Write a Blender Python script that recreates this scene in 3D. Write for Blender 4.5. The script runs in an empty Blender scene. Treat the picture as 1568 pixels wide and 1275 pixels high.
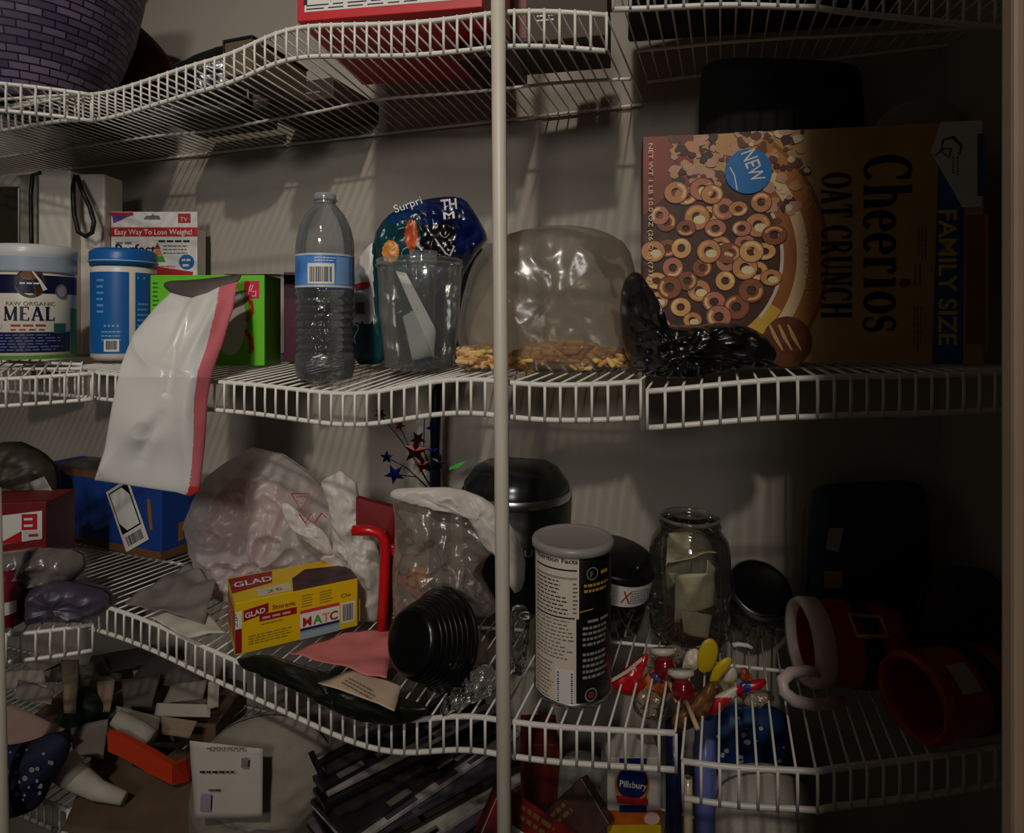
import bpy, bmesh, math, random
from mathutils import Vector, Matrix, noise
C = bpy.context.scene.collection
R = math.radians
PI = math.pi

# ------------------------------------------------------------------ camera, world, lights, exposure
H = 1.45                       # eye height; the middle shelf sits just under it
FPX, CX, CY = 950.0, 784.0, 495.0
cam_d = bpy.data.cameras.new('camera'); cam = bpy.data.objects.new('camera', cam_d); C.objects.link(cam)
cam.location = (0, 0, H); cam.rotation_euler = (R(90), 0, 0)
cam_d.sensor_width = 36.0; cam_d.lens = 36.0*FPX/1568.0
cam_d.shift_y = -(637.5-CY)/1568.0
cam_d.clip_start = 0.01
bpy.context.scene.camera = cam
w = bpy.data.worlds.new('world'); bpy.context.scene.world = w; w.use_nodes = True
bg = w.node_tree.nodes['Background']; bg.inputs[0].default_value = (1.0, 0.95, 0.88, 1); bg.inputs[1].default_value = 0.027
def lamp(name, loc, power, size, col, aim=(-.16, .85, H+.10), spread=46):
    d = bpy.data.lights.new(name, 'AREA'); d.shape = 'DISK'; d.size = size; d.energy = power; d.color = col; d.spread = R(spread)
    o = bpy.data.objects.new(name, d); C.objects.link(o); o.location = loc
    v = Vector(aim)-Vector(loc); o.rotation_euler = v.to_track_quat('-Z', 'Y').to_euler(); return o
lamp('ceiling_lamp_light', (-.385, -1.51, H+1.89), 1.65, .12, (1, .90, .79))
lamp('room_window_light', (-.385, -1.51, H+.80), .95, .45, (1, .96, .91), (-.36, .85, H+.12), 44)
vs = bpy.context.scene.view_settings
vs.view_transform = 'Standard'; vs.look = 'None'; vs.gamma = 1; vs.exposure = 0.0; vs.use_curve_mapping = False
cy = bpy.context.scene.cycles
cy.use_denoising = True; cy.transparent_max_bounces = 24; cy.max_bounces = 10; cy.sample_clamp_indirect = 4
cy.caustics_reflective = False; cy.caustics_refractive = False

# ------------------------------------------------------------------ materials
def lin(c):
    return tuple(((x/255)/12.92 if x/255 <= .04045 else ((x/255+.055)/1.055)**2.4) for x in c)
MC = {}
def M(name, rgb=(200, 200, 200), rough=.5, metal=0, var=.12, scale=40, bump=0, bscale=200, rgb2=None, coat=0, spec=.5, transl=0):
    if name in MC: return MC[name]
    m = bpy.data.materials.new(name); m.use_nodes = True; MC[name] = m
    nt = m.node_tree; b = nt.nodes['Principled BSDF']
    tc = nt.nodes.new('ShaderNodeTexCoord'); nz = nt.nodes.new('ShaderNodeTexNoise'); nz.inputs['Scale'].default_value = scale
    nz.inputs['Detail'].default_value = 4
    nt.links.new(tc.outputs['Object'], nz.inputs['Vector'])
    rp = nt.nodes.new('ShaderNodeValToRGB'); c = lin(rgb); c2 = lin(rgb2) if rgb2 else tuple(x*(1-var) for x in c)
    rp.color_ramp.elements[0].position = .35; rp.color_ramp.elements[1].position = .65
    rp.color_ramp.elements[0].color = (*c2, 1); rp.color_ramp.elements[1].color = (*c, 1)
    nt.links.new(nz.outputs['Fac'], rp.inputs['Fac']); nt.links.new(rp.outputs['Color'], b.inputs['Base Color'])
    b.inputs['Roughness'].default_value = rough; b.inputs['Metallic'].default_value = metal
    b.inputs['Specular IOR Level'].default_value = spec; b.inputs['Coat Weight'].default_value = coat
    if bump:
        n2 = nt.nodes.new('ShaderNodeTexNoise'); n2.inputs['Scale'].default_value = bscale
        nt.links.new(tc.outputs['Object'], n2.inputs['Vector'])
        bp = nt.nodes.new('ShaderNodeBump'); bp.inputs['Strength'].default_value = bump; bp.inputs['Distance'].default_value = .002
        nt.links.new(n2.outputs['Fac'], bp.inputs['Height']); nt.links.new(bp.outputs['Normal'], b.inputs['Normal'])
    if transl:
        tr = nt.nodes.new('ShaderNodeBsdfTranslucent'); nt.links.new(rp.outputs['Color'], tr.inputs['Color'])
        mx = nt.nodes.new('ShaderNodeMixShader'); mx.inputs[0].default_value = transl
        nt.links.new(b.outputs[0], mx.inputs[1]); nt.links.new(tr.outputs[0], mx.inputs[2])
        nt.links.new(mx.outputs[0], nt.nodes['Material Output'].inputs[0])
    return m
def MT(name, rgb=(220, 220, 220), body=.12, edge=.6, rough=.12, gloss=.35, tint=(255, 255, 255), bscale=60, bump=.3):
    """thin clear film or glass wall: see-through, milky towards grazing angles, with a glossy skin"""
    if name in MC: return MC[name]
    m = bpy.data.materials.new(name); m.use_nodes = True; MC[name] = m
    nt = m.node_tree; nt.nodes.remove(nt.nodes['Principled BSDF']); out = nt.nodes['Material Output']
    tc = nt.nodes.new('ShaderNodeTexCoord'); nz = nt.nodes.new('ShaderNodeTexNoise'); nz.inputs['Scale'].default_value = bscale
    nt.links.new(tc.outputs['Object'], nz.inputs['Vector'])
    bp = nt.nodes.new('ShaderNodeBump'); bp.inputs['Strength'].default_value = bump; bp.inputs['Distance'].default_value = .004
    nt.links.new(nz.outputs['Fac'], bp.inputs['Height'])
    t = nt.nodes.new('ShaderNodeBsdfTransparent'); t.inputs[0].default_value = (*lin(tint), 1)
    d = nt.nodes.new('ShaderNodeBsdfDiffuse'); d.inputs[0].default_value = (*lin(rgb), 1)
    tl = nt.nodes.new('ShaderNodeBsdfTranslucent'); tl.inputs[0].default_value = (*lin(rgb), 1)
    dm = nt.nodes.new('ShaderNodeMixShader'); dm.inputs[0].default_value = .4
    nt.links.new(d.outputs[0], dm.inputs[1]); nt.links.new(tl.outputs[0], dm.inputs[2])
    g = nt.nodes.new('ShaderNodeBsdfGlossy'); g.inputs['Roughness'].default_value = rough
    nt.links.new(bp.outputs[0], g.inputs['Normal'])
    lw = nt.nodes.new('ShaderNodeLayerWeight'); lw.inputs[0].default_value = .35
    mr = nt.nodes.new('ShaderNodeMapRange'); mr.inputs[3].default_value = body; mr.inputs[4].default_value = edge
    nt.links.new(lw.outputs['Facing'], mr.inputs[0])
    m1 = nt.nodes.new('ShaderNodeMixShader'); nt.links.new(mr.outputs[0], m1.inputs[0])
    nt.links.new(t.outputs[0], m1.inputs[1]); nt.links.new(dm.outputs[0], m1.inputs[2])
    lf = nt.nodes.new('ShaderNodeMath'); lf.operation = 'MULTIPLY_ADD'; lf.inputs[1].default_value = gloss; lf.inputs[2].default_value = .04
    nt.links.new(lw.outputs['Fresnel'], lf.inputs[0])
    m2 = nt.nodes.new('ShaderNodeMixShader'); nt.links.new(lf.outputs[0], m2.inputs[0])
    nt.links.new(m1.outputs[0], m2.inputs[1]); nt.links.new(g.outputs[0], m2.inputs[2])
    nt.links.new(m2.outputs[0], out.inputs[0]); return m

WHITE = M('white_print', (228, 226, 220), .45, var=.04); INK = M('black_print', (18, 17, 18), .5, var=.1)
WIRE = M('white_vinyl_wire', (236, 232, 222), .35, var=.06, scale=90)
PAINT = M('greige_wall_paint', (172, 164, 152), .85, var=.06, scale=6, bump=.12, bscale=400)
GREY = M('grey_print', (120, 118, 116), .5); RED = M('red_print', (190, 30, 38), .45); NAVY = M('navy_print', (24, 34, 84), .45)
YEL = M('yellow_print', (232, 190, 30), .45); BLU = M('blue_print', (22, 104, 176), .45); GRN = M('green_print', (70, 160, 30), .45)
SILVER = M('brushed_silver', (190, 190, 192), .3, 1)
BLACKP = M('black_plastic', (14, 14, 15), .28, var=.3)

# ------------------------------------------------------------------ mesh builder
_txt = {}
def text_mesh(s, bold=0):
    k = (s, bold)
    if k not in _txt:
        c = bpy.data.curves.new('lettering', 'FONT'); c.body = s; c.size = 1; c.offset = bold; c.resolution_u = 3
        o = bpy.data.objects.new('lettering', c); me = bpy.data.meshes.new_from_object(o)
        v = [tuple(p.co) for p in me.vertices]; f = [tuple(p.vertices) for p in me.polygons]
        bpy.data.objects.remove(o); bpy.data.curves.remove(c); bpy.data.meshes.remove(me)
        _txt[k] = (v, f)
    return _txt[k]
class MB:
    def __init__(s): s.v = []; s.f = []; s.mi = []; s.sm = []; s.mats = []
    def mat(s, m):
        if m not in s.mats: s.mats.append(m)
        return s.mats.index(m)
    def add(s, vs, fs, m, smooth=False):
        b = len(s.v); i = s.mat(m); s.v += [Vector(p) for p in vs]
        for f in fs: s.f.append([b+k for k in f]); s.mi.append(i); s.sm.append(smooth)
    def rbox(s, lo, hi, m, bev=.001, seg=2, rot=None):
        bm = bmesh.new(); bmesh.ops.create_cube(bm, size=1)
        lo = Vector(lo); hi = Vector(hi); d = hi-lo; c = (lo+hi)/2
        for p in bm.verts: p.co = Vector((p.co.x*d.x, p.co.y*d.y, p.co.z*d.z))
        if bev: bmesh.ops.bevel(bm, geom=bm.edges[:], offset=min(bev, min(d)*.45), segments=seg, affect='EDGES', profile=.5)
        bm.verts.index_update()
        vs = [(rot @ p.co if rot else p.co)+c for p in bm.verts]
        s.add(vs, [[q.index for q in f.verts] for f in bm.faces], m, False); bm.free()
    def lathe(s, prof, m, n=48, smooth=True, T=None, a0=0, a1=2*PI):
        full = abs(a1-a0-2*PI) < 1e-6; k = n if full else n+1; vs = []; fs = []
        for r, z in prof:
            for j in range(k):
                a = a0+(a1-a0)*j/n; p = Vector((r*math.cos(a), r*math.sin(a), z)); vs.append(T @ p if T else p)
        for i in range(len(prof)-1):
            for j in range(n):
                j2 = (j+1) % k; fs.append([i*k+j, i*k+j2, (i+1)*k+j2, (i+1)*k+j])
        s.add(vs, fs, m, smooth)
    def tube(s, pts, r, m, n=8, closed=False):
        pts = [Vector(p) for p in pts]; L = len(pts); vs = []; fs = []; rr = r if isinstance(r, (list, tuple)) else [r]*L
        up = None
        for i, p in enumerate(pts):
            a = pts[(i-1) % L] if (i > 0 or closed) else p; b = pts[(i+1) % L] if (i < L-1 or closed) else p
            t = (b-a).normalized()
            if up is None: up = Vector((0, 0, 1)) if abs(t.z) < .9 else Vector((0, 1, 0))
            x = t.cross(up)
            if x.length < 1e-4: x = t.orthogonal()
            x.normalize(); y = x.cross(t).normalized(); up = y
            for j in range(n):
                q = 2*PI*j/n; vs.append(p+(x*math.cos(q)+y*math.sin(q))*rr[i])
        for i in range(L if closed else L-1):
            for j in range(n):
                i2 = (i+1) % L; fs.append([i*n+j, i*n+(j+1) % n, i2*n+(j+1) % n, i2*n+j])
        if not closed: fs.append(list(range(n))[::-1]); fs.append([(L-1)*n+j for j in range(n)])
        s.add(vs, fs, m, True)
    # ---- printing on a surface map S(u, v, h)
    def rect(s, S, u0, v0, u1, v1, m, h=.0003, nu=1, nv=1):
        vs = [S(u0+(u1-u0)*i/nu, v0+(v1-v0)*j/nv, h) for j in range(nv+1) for i in range(nu+1)]
        fs = [[j*(nu+1)+i, j*(nu+1)+i+1, (j+1)*(nu+1)+i+1, (j+1)*(nu+1)+i] for j in range(nv) for i in range(nu)]
        s.add(vs, fs, m)
    def poly(s, S, pts, m, h=.0003): s.add([S(u, v, h) for u, v in pts], [list(range(len(pts)))], m)
    def disc(s, S, u, v, r, m, h=.0005, ry=None, n=28):
        ry = ry or r; s.poly(S, [(u+r*math.cos(2*PI*k/n), v+ry*math.sin(2*PI*k/n)) for k in range(n)], m, h)
    def ring(s, S, u, v, r0, r1, m, h=.0005, a0=0, a1=2*PI, n=24, sy=1):
        vs = []
        for k in range(n+1):
            a = a0+(a1-a0)*k/n
            for r in (r0, r1): vs.append(S(u+r*math.cos(a), v+r*math.sin(a)*sy, h))
        s.add(vs, [[2*k, 2*k+1, 2*k+3, 2*k+2] for k in range(n)], m)
    def text(s, S, t, u, v, size, m, h=.0006, rot=0, width=None, align='l', bold=0):
        V, F = text_mesh(t, bold)
        x0 = min(p[0] for p in V); x1 = max(p[0] for p in V); sx = size
        if width: sx = width/(x1-x0)
        ox = -x0*sx if align == 'l' else -(x0+x1)/2*sx
        ca, sa = math.cos(rot), math.sin(rot)
        vs = []
        for x, y, z in V:
            a = x*sx+ox; b = y*size; vs.append(S(u+a*ca-b*sa, v+a*sa+b*ca, h))
        s.add(vs, F, m)
    def blur(s, S, n, u, v, size, m, h=.0006, rot=0, width=None, align='l', bold=0):
        """a line of print too small to read: n short word-like dashes"""
        wd = width or n*size*2.2; ca, sa = math.cos(rot), math.sin(rot); st = wd/n; o = -wd/2 if align == 'c' else 0
        for i in range(n): a = o+i*st; s.add([S(u+x*ca-y*sa, v+x*sa+y*ca, h) for x, y in ((a, size*.05), (a+st*.8, size*.05), (a+st*.8, size*.6), (a, size*.6))], [[0, 1, 2, 3]], m)
    def bars(s, S, u0, v0, u1, v1, m, seed=1, h=.0006, horiz=False):
        rn = random.Random(seed); a = 0
        while a < 1:
            q = rn.uniform(.015, .05); b = min(1, a+q)
            if horiz: s.rect(S, u0, v0+(v1-v0)*a, u1, v0+(v1-v0)*b, m, h)
            else: s.rect(S, u0+(u1-u0)*a, v0, u0+(u1-u0)*b, v1, m, h)
            a = b+rn.uniform(.015, .045)
    def lines(s, S, u0, v0, u1, v1, n, m, seed=1, h=.0005, k=.35):
        """rows of print too small to read"""
        rn = random.Random(seed); st = (v1-v0)/n
        for i in range(n):
            v = v1-st*(i+.5); u = u0; e = u0+(u1-u0)*rn.uniform(.7, 1)
            while u < e:
                q = (u1-u0)*rn.uniform(.06, .16); s.rect(S, u, v-st*k/2, min(u+q, e), v+st*k/2, m, h); u += q+(u1-u0)*.03
    def build(s, name, parent=None, loc=(0, 0, 0), rz=0, world=False, **tags):
        me = bpy.data.meshes.new(name); vs = s.v
        if world:
            if parent: Mi = (Matrix.Translation(parent.location) @ Matrix.Rotation(parent.rotation_euler.z, 4, 'Z')).inverted(); vs = [Mi @ p for p in vs]
            else: L = Vector(loc); vs = [p-L for p in vs]
        me.from_pydata([tuple(p) for p in vs], [], s.f)
        for m in s.mats: me.materials.append(m)
        me.polygons.foreach_set('material_index', s.mi); me.polygons.foreach_set('use_smooth', s.sm); me.update()
        o = bpy.data.objects.new(name, me); C.objects.link(o)
        if parent: o.parent = parent
        else: o.location = loc; o.rotation_euler = (0, 0, rz)
        for k, v in tags.items(): o[k] = v
        return o
def thing(name, label, cat, loc, rz=0, group=None):
    o = bpy.data.objects.new(name, None); C.objects.link(o); o.empty_display_size = .02
    o.location = loc; o.rotation_euler = (0, 0, rz); o['label'] = label; o['category'] = cat
    if group: o['group'] = group
    return o
def flat(o, ex, ey):
    o = Vector(o); ex = Vector(ex).normalized(); ey = Vector(ey).normalized(); n = ex.cross(ey)
    return lambda u, v, h: o+ex*u+ey*v+n*h
def cyl(r, a0=-PI/2): return lambda u, v, h: Vector(((r+h)*math.cos(a0+u/r), (r+h)*math.sin(a0+u/r), v))

# ------------------------------------------------------------------ the photograph's rays
def P(px, py, Y): return Vector(((px-CX)/FPX*Y, Y, H-(py-CY)/FPX*Y))
def on(px, py, z): return P(px, py, (H-z)*FPX/(py-CY))
def interp(tab, x):
    if x <= tab[0][0]: return tab[0][1]
    for (a, b), (c, d) in zip(tab, tab[1:]):
        if x <= c: return b+(d-b)*(x-a)/(c-a)
    return tab[-1][1]
C1 = Vector((-.545, .8225)); PP = Vector((-.0123, .615)); C2 = Vector((.267, .545)); C3 = Vector((.512, .570))
C0 = C1+(C1-PP)*1.15                                  # the back shelf runs on to the left wall behind the side shelf
LEFT0 = C1+Vector((-.101, -.04))*2.2                  # the side shelf's near end
FRONT = [C0, C1, PP, C2, C3]
WD = (C2-C1).normalized(); WN = Vector((-WD.y, WD.x)); DEPTH = .275
W0 = C1+WN*DEPTH                                      # a point on the back wall's face
def front_at(px, line=FRONT):
    u = (px-CX)/FPX
    for a, b in zip(line, line[1:]):
        d = b-a; den = d.x-u*d.y
        if abs(den) < 1e-9: continue
        t = (u*a.y-a.x)/den
        if -1e-6 <= t <= 1+1e-6: return a+d*t
    return None
def frontY(px):
    q = front_at(px); return q.y if q else .6
ZT, ZM, ZL, ZB = H+.305, H-.052, H-.39, H-.664

def ntab(p, f, sd): return noise.noise(Vector((p[0]*f+sd, p[1]*f-sd*1.7, p[2]*f+sd*.3)))
def ridge(p, f, sd): return (1-abs(ntab(p, f, sd)))**3
def resample(o, n):
    L = [(Vector(b)-Vector(a)).length for a, b in zip(o, o[1:]+o[:1])]; tot = sum(L); out = []
    i = 0; acc = 0
    for k in range(n):
        t = tot*k/n
        while acc+L[i] < t: acc += L[i]; i += 1
        a = Vector(o[i]); b = Vector(o[(i+1) % len(o)]); out.append(a+(b-a)*((t-acc)/L[i]))
    return out
def pillow(mb, outline, Y, th, m, n=72, rings=12, amp=.004, f=30, sd=0, rid=0, back=1.0, ctr=None, power=2.2, jag=0, rest=None, fine=.45, cut=1):
    """a soft closed body whose silhouette follows outline, standing at distance Y with real thickness th"""
    for _ in range(cut):                                        # round the corners of the outline
        outline = [tuple(Vector(a)*(1-t)+Vector(b)*t) for a, b in zip(outline, outline[1:]+outline[:1]) for t in (.22, .78)]
    o = resample([Vector(p) for p in outline], n)
    c = Vector(ctr) if ctr else sum((p for p in o), Vector((0, 0)))/n
    yf = Y if callable(Y) else (lambda px, py: Y)
    vs = []; fs = []
    for side in (0, 1):
        base = len(vs)
        for k in range(1, rings+1):
            s_ = math.sin(PI/2*k/rings)
            for p in o:
                q = c+(p-c)*s_; y0 = yf(q.x, q.y); w = P(q.x, q.y, y0)
                b = th/2*(max(0, 1-s_**power))**.5
                e = (1-s_**6)
                d = amp*ntab(w, f, sd)+rid*(ridge(w, f*.8, sd+5)-.5+fine*ridge(w, f*2.1, sd+8))
                if jag and k == rings: w += Vector((ntab(w, 60, sd), 0, ntab(w, 60, sd+9)))*jag
                w.y += (-(b+d*e) if side == 0 else (b*back+d*.5*e)); vs.append(w)
        yc = yf(c.x, c.y); w = P(c.x, c.y, yc); w.y += -(th/2+amp*ntab(w, f, sd)) if side == 0 else th/2*back
        vs.append(w); ci = len(vs)-1
        for j in range(n):
            j2 = (j+1) % n
            fs.append([ci, base+j, base+j2][::(-1 if side else 1)])
            for k in range(rings-1):
                a, b_, c_, d_ = base+k*n+j, base+k*n+j2, base+(k+1)*n+j2, base+(k+1)*n+j
                fs.append([a, d_, c_, b_][::(-1 if side else 1)])
    if rest:                                                    # the body settles on the shelf wires
        for w in vs: w.z = max(w.z, (deck1(rest, w.x, w.y)+.001) if isinstance(rest, str) else rest)
    off = n*rings+1
    for j in range(n):
        j2 = (j+1) % n; a = (rings-1)*n
        fs.append([a+j, a+off+j, a+off+j2, a+j2])
    mb.add(vs, fs, m, True)
def sheet(mb, quad, m, nu=14, nv=10, amp=.003, f=25, sd=0, th=.0006, curl=0, smooth=True):
    """a sheet of paper or film through four world corners (a b c d in order), slightly rumpled, with thickness"""
    a, b, c, d = [Vector(q) for q in quad]; n = (b-a).cross(d-a).normalized(); G = []
    for j in range(nv+1):
        for i in range(nu+1):
            u, v = i/nu, j/nv; p = (a*(1-u)+b*u)*(1-v)+(d*(1-u)+c*u)*v
            p = p+n*(amp*ntab(p, f, sd)+curl*((u-.5)**2+(v-.5)**2)); G.append(p)
    k = len(G); vs = G+[p-n*th for p in G]; fs = []; W = nu+1
    for j in range(nv):
        for i in range(nu):
            q = [j*W+i, j*W+i+1, (j+1)*W+i+1, (j+1)*W+i]; fs.append(q); fs.append([x+k for x in q][::-1])
    ed = [j for j in range(W)]+[j*W+nu for j in range(1, nv+1)]+[nv*W+i for i in range(nu-1, -1, -1)]+[j*W for j in range(nv-1, 0, -1)]
    for i in range(len(ed)):
        x, y = ed[i], ed[(i+1) % len(ed)]; fs.append([y, x, x+k, y+k])
    mb.add(vs, fs, m, smooth)

# ------------------------------------------------------------------ the setting
def slab(name, p0, p1, z0, z1, th, m, side=1):
    """an upright wall panel from plan point p0 to p1, its thickness on the far side"""
    d = (Vector(p1)-Vector(p0)).normalized(); n = Vector((-d.y, d.x))*th*side
    a, b = Vector(p0), Vector(p1); mb = MB(); pl = [a, b, b+n, a+n]
    vs = [(q.x, q.y, z) for z in (z0, z1) for q in pl]
    mb.add(vs, [[3, 2, 1, 0], [4, 5, 6, 7], [0, 1, 5, 4], [1, 2, 6, 5], [2, 3, 7, 6], [3, 0, 4, 7]], m)
    return mb.build(name, kind='structure')
wl = W0-WD*1.02; wr = W0+WD*((.52-W0.x)/WD.x)
slab('wall_back', wl-WD*.1, wr+WD*.1, 0, 2.6, .08, PAINT)
slab('wall_left', (wl.x, wl.y), (wl.x-.05, -.2), 0, 2.6, -.08, PAINT)
slab('wall_right', (.52, wr.y+.05), (.52, .29), 0, 2.6, .08, PAINT, 1)
mb = MB(); mb.add([(x, y, z) for z in (0, 2.6) for x, y in ((.1545, .1905), (1.1, .1905), (1.1, .29), (.26, .29))], [[3, 2, 1, 0], [4, 5, 6, 7], [0, 1, 5, 4], [1, 2, 6, 5], [2, 3, 7, 6], [3, 0, 4, 7]], PAINT)
mb.build('wall_front', kind='structure')                  # splayed jamb beside the doorway the picture is taken through
TRIM = M('door_casing_paint', (176, 150, 126), .5, var=.08)
mb = MB(); mb.rbox((.1513, .1870, 0), (.1551, .1925, 2.6), TRIM, .0012); mb.build('trim_1', kind='structure')
mb = MB(); mb.rbox((-1.7, -1.0, -.05), (1.2, 2.2, 0), M('tan_floor_tile', (84, 70, 58), .6, scale=5), 0); mb.build('floor', kind='structure')

# ------------------------------------------------------------------ wire shelves
PITCH, RW, RD, RR, LIP = .0155, .0015, .00115, .0028, .034
def densify(line, step):
    out = [line[0].copy()]
    for a, b in zip(line, line[1:]):
        n = max(1, round((b-a).length/step)); out += [a+(b-a)*k/n for k in range(1, n+1)]
    return out
def section(line, px0, px1):
    """the piece of the front line seen between two columns of the picture"""
    a = front_at(px0, line) if px0 is not None else line[0]; b = front_at(px1, line) if px1 is not None else line[-1]
    pxof = lambda q: CX+FPX*q.x/q.y
    lo = -1e9 if px0 is None else px0; hi = 1e9 if px1 is None else px1
    mid = [q for q in line if lo+1 < pxof(q) < hi-1 and q is not line[0] and q is not line[-1]]
    if a is None: a = line[0]
    if b is None: b = line[-1]
    return [a]+mid+[b]
SECT = {}
def hits(q, d, a, b):
    """distance along d from q to the plan line a-b"""
    e = b-a; den = d.x*e.y-d.y*e.x
    if abs(den) < 1e-9: return 1e9
    return ((a.x-q.x)*e.y-(a.y-q.y)*e.x)/den
def wire_shelf(key, label, line, prof, zback, back, bdir, lip=LIP, zfix=None):
    """line: plan of the front edge; prof: rail heights read off the picture; back: plan line the deck ends on"""
    pts = densify(line, PITCH)
    def zf(q):
        if prof is None: return zback
        px = CX+FPX*q.x/q.y; g = front_at(prof[0][0], line) if px < prof[0][0] else q
        return H-(interp(prof, px)-CY)/FPX*(g or q).y
    c = line[0]; root = thing('wire_shelf', label, 'shelf', (c.x, c.y, zback), 0, 'white wire pantry shelves')
    top = [Vector((q.x, q.y, zf(q))) for q in pts]
    if prof:                                                     # smooth the sag
        for _ in range(6):
            zz = [p.z for p in top]
            for i in range(1, len(top)-1): top[i].z = (zz[i-1]+zz[i]*2+zz[i+1])/4
    SECT[key] = (pts, [p.z for p in top], zback, back, bdir)
    L = MB(); L.tube(top, RR, WIRE); L.tube([p-Vector((0, 0, lip)) for p in top], RR, WIRE)
    for p in top:
        L.tube([p+Vector((0, -.003, .0015)), p+Vector((0, -.0035, -lip*.5)), p+Vector((0, -.0028, -lip-.001))], RW, WIRE, 6)
    L.build('front_lip', root, world=True)
    D = MB(); ends = []
    for p in top:
        t = hits(Vector((p.x, p.y)), bdir, *back)
        if t < .012: continue
        t -= (.014 if key[1] == 'L' else .006); e = Vector((p.x+bdir.x*t, p.y+bdir.y*t, zback)); ends.append((p, e))
        D.tube([p+Vector((0, 0, .0015)), e+Vector((0, 0, .0015))], RD, WIRE, 6)
    D.build('deck_grille', root, world=True)
    B = MB()
    for fr in (1.0, .62):
        ln = [p+(e-p)*fr-Vector((0, 0, .0022)) for p, e in ends]
        if len(ln) > 1: B.tube(ln, RR*.8, WIRE)
    if B.v: B.build('cross_rail', root, world=True)
    return root
BACK = (W0-WD*2, W0+WD*2)
BK2 = (C0+Vector((-.3, .12)), C1)                       # the side shelf's deck meets the back shelf's lip
LN = [C1+Vector((-.004, -.006)), LEFT0]; LB = Vector((-.04, .101)).normalized(); LB = Vector((-.37, .93))
LL = [LEFT0, C1+Vector((-.006, -.004))]
top_m = [(100, 145), (155, 146), (240, 119), (300, 98), (350, 87), (380, 72), (420, 50), (455, 40), (560, 38), (640, 36), (700, 28), (750, 22), (775, 17), (850, 17), (930, 24)]
top_r = [(925, -40), (1005, -42), (1060, -48), (1150, -52), (1300, -40), (1500, -18), (1600, -10)]
mid_m = [(120, 568), (170, 573), (250, 578), (320, 584), (400, 589), (450, 596), (540, 606), (600, 597), (650, 585), (690, 580), (755, 578), (785, 590), (900, 590), (985, 584)]
mid_r = [(980, 600), (1050, 596), (1080, 590), (1240, 577), (1400, 575), (1540, 570), (1600, 568)]
low_m = [(150, 925), (190, 937), (250, 960), (300, 985), (380, 1020), (450, 1050), (520, 1082), (580, 1102), (640, 1106), (680, 1094), (757, 1095), (790, 1108), (850, 1113), (1035, 1122)]
low_r = [(1035, 1163), (1120, 1178), (1250, 1178), (1400, 1163), (1540, 1140), (1600, 1130)]
wire_shelf('TM', 'long topmost wire shelf carrying the red and white box', section(FRONT, None, 928), top_m, ZT, BACK, WN)
wire_shelf('TR', 'short topmost wire shelf in the dark right corner, above the cereal box', section(FRONT, 938, None), top_r, H+.335, BACK, WN)
wire_shelf('MM', 'long middle wire shelf carrying the water bottle', section(FRONT, None, 980), mid_m, ZM, BACK, WN)
wire_shelf('MR', 'middle wire shelf on the right carrying the cereal box', section(FRONT, 990, None), mid_r, H-.047, BACK, WN)
wire_shelf('LM', 'long lower wire shelf carrying the yellow box and the tall black can', section(FRONT, None, 1034), low_m, ZL, BACK, WN)
wire_shelf('LR', 'lower wire shelf on the right carrying the red mugs', section(FRONT, 1044, None), low_r, H-.393, BACK, WN)
wire_shelf('BM', 'lowest wire shelf with magazines and cake mix on it', FRONT[:], None, ZB, BACK, WN)
tl = [(-120, 116), (0, 128), (75, 135), (150, 147)]; ml = [(-120, 584), (0, 581), (100, 575), (175, 569)]; ll = [(-120, 982), (10, 972), (80, 966), (190, 948)]
wire_shelf('TL', 'short topmost side shelf of white wire under the purple basket', LL, tl, ZT, BK2, LB)
wire_shelf('ML', 'short middle side shelf of white wire in front of the meal jar', LL, ml, ZM, BK2, LB)
wire_shelf('LL', 'short lower side shelf of white wire beside the blue carton', LL, ll, ZL, BK2, LB)

# support poles, standing on the floor in front of the lips
def pole(label, a, b, r, top=2.6):
    d = (b-a); a = a-d*((a.z)/d.z); b = a+d*(top/d.z)
    root = thing('support_pole', label, 'pole', (a.x, a.y, 0), 0, None)
    mb = MB(); mb.tube([a+Vector((0, 0, .002)), b], r, M('white_pole_enamel', (214, 206, 190), .4, var=.05), 20); mb.build('pole_tube', root, world=True)
    mb = MB(); mb.lathe([(0, 0), (.016, 0), (.016, .006), (.0095, .012), (.0095, .03), (0, .03)], WIRE, 24); mb.build('foot_cap', root)
pole('white upright support pole in the middle, passing the shelf lips', P(763, 20, .600), P(772, 1260, .600), .0071)
pole('white upright support pole cut off by the left edge of the photo', P(-9, 755, .752), P(-1, 1095, .752), .0071, H-.20)

def deckz(key, x, y, s=.03):
    return max(deck1(key, x+a*s, y+b*s) for a in (-1, 0, 1) for b in (-1, 0, 1))
def deck1(key, x, y):
    pts, zs, zb, back, bd = SECT[key]; q = Vector((x, y)); best = None
    for p, z in zip(pts, zs):
        s_ = abs((q-p).x*bd.y-(q-p).y*bd.x)
        if best is None or s_ < best[0]: best = (s_, p, z)
    _, p, z = best; t = (q-p).dot(bd); T = hits(p, bd, *back)
    return z+(zb-z)*max(0, min(1, t/T))+.0042
def settle(root, key, gap=.001):
    """lets a tilted thing down onto the shelf wires"""
    m = min(v.co.z for ch in root.children for v in ch.data.vertices)
    root.location.z = deckz(key, root.location.x, root.location.y)+gap-m
def spot(key, px, Y):
    x = (px-CX)/FPX*Y; return Vector((x, Y, deckz(key, x, Y)))

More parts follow.
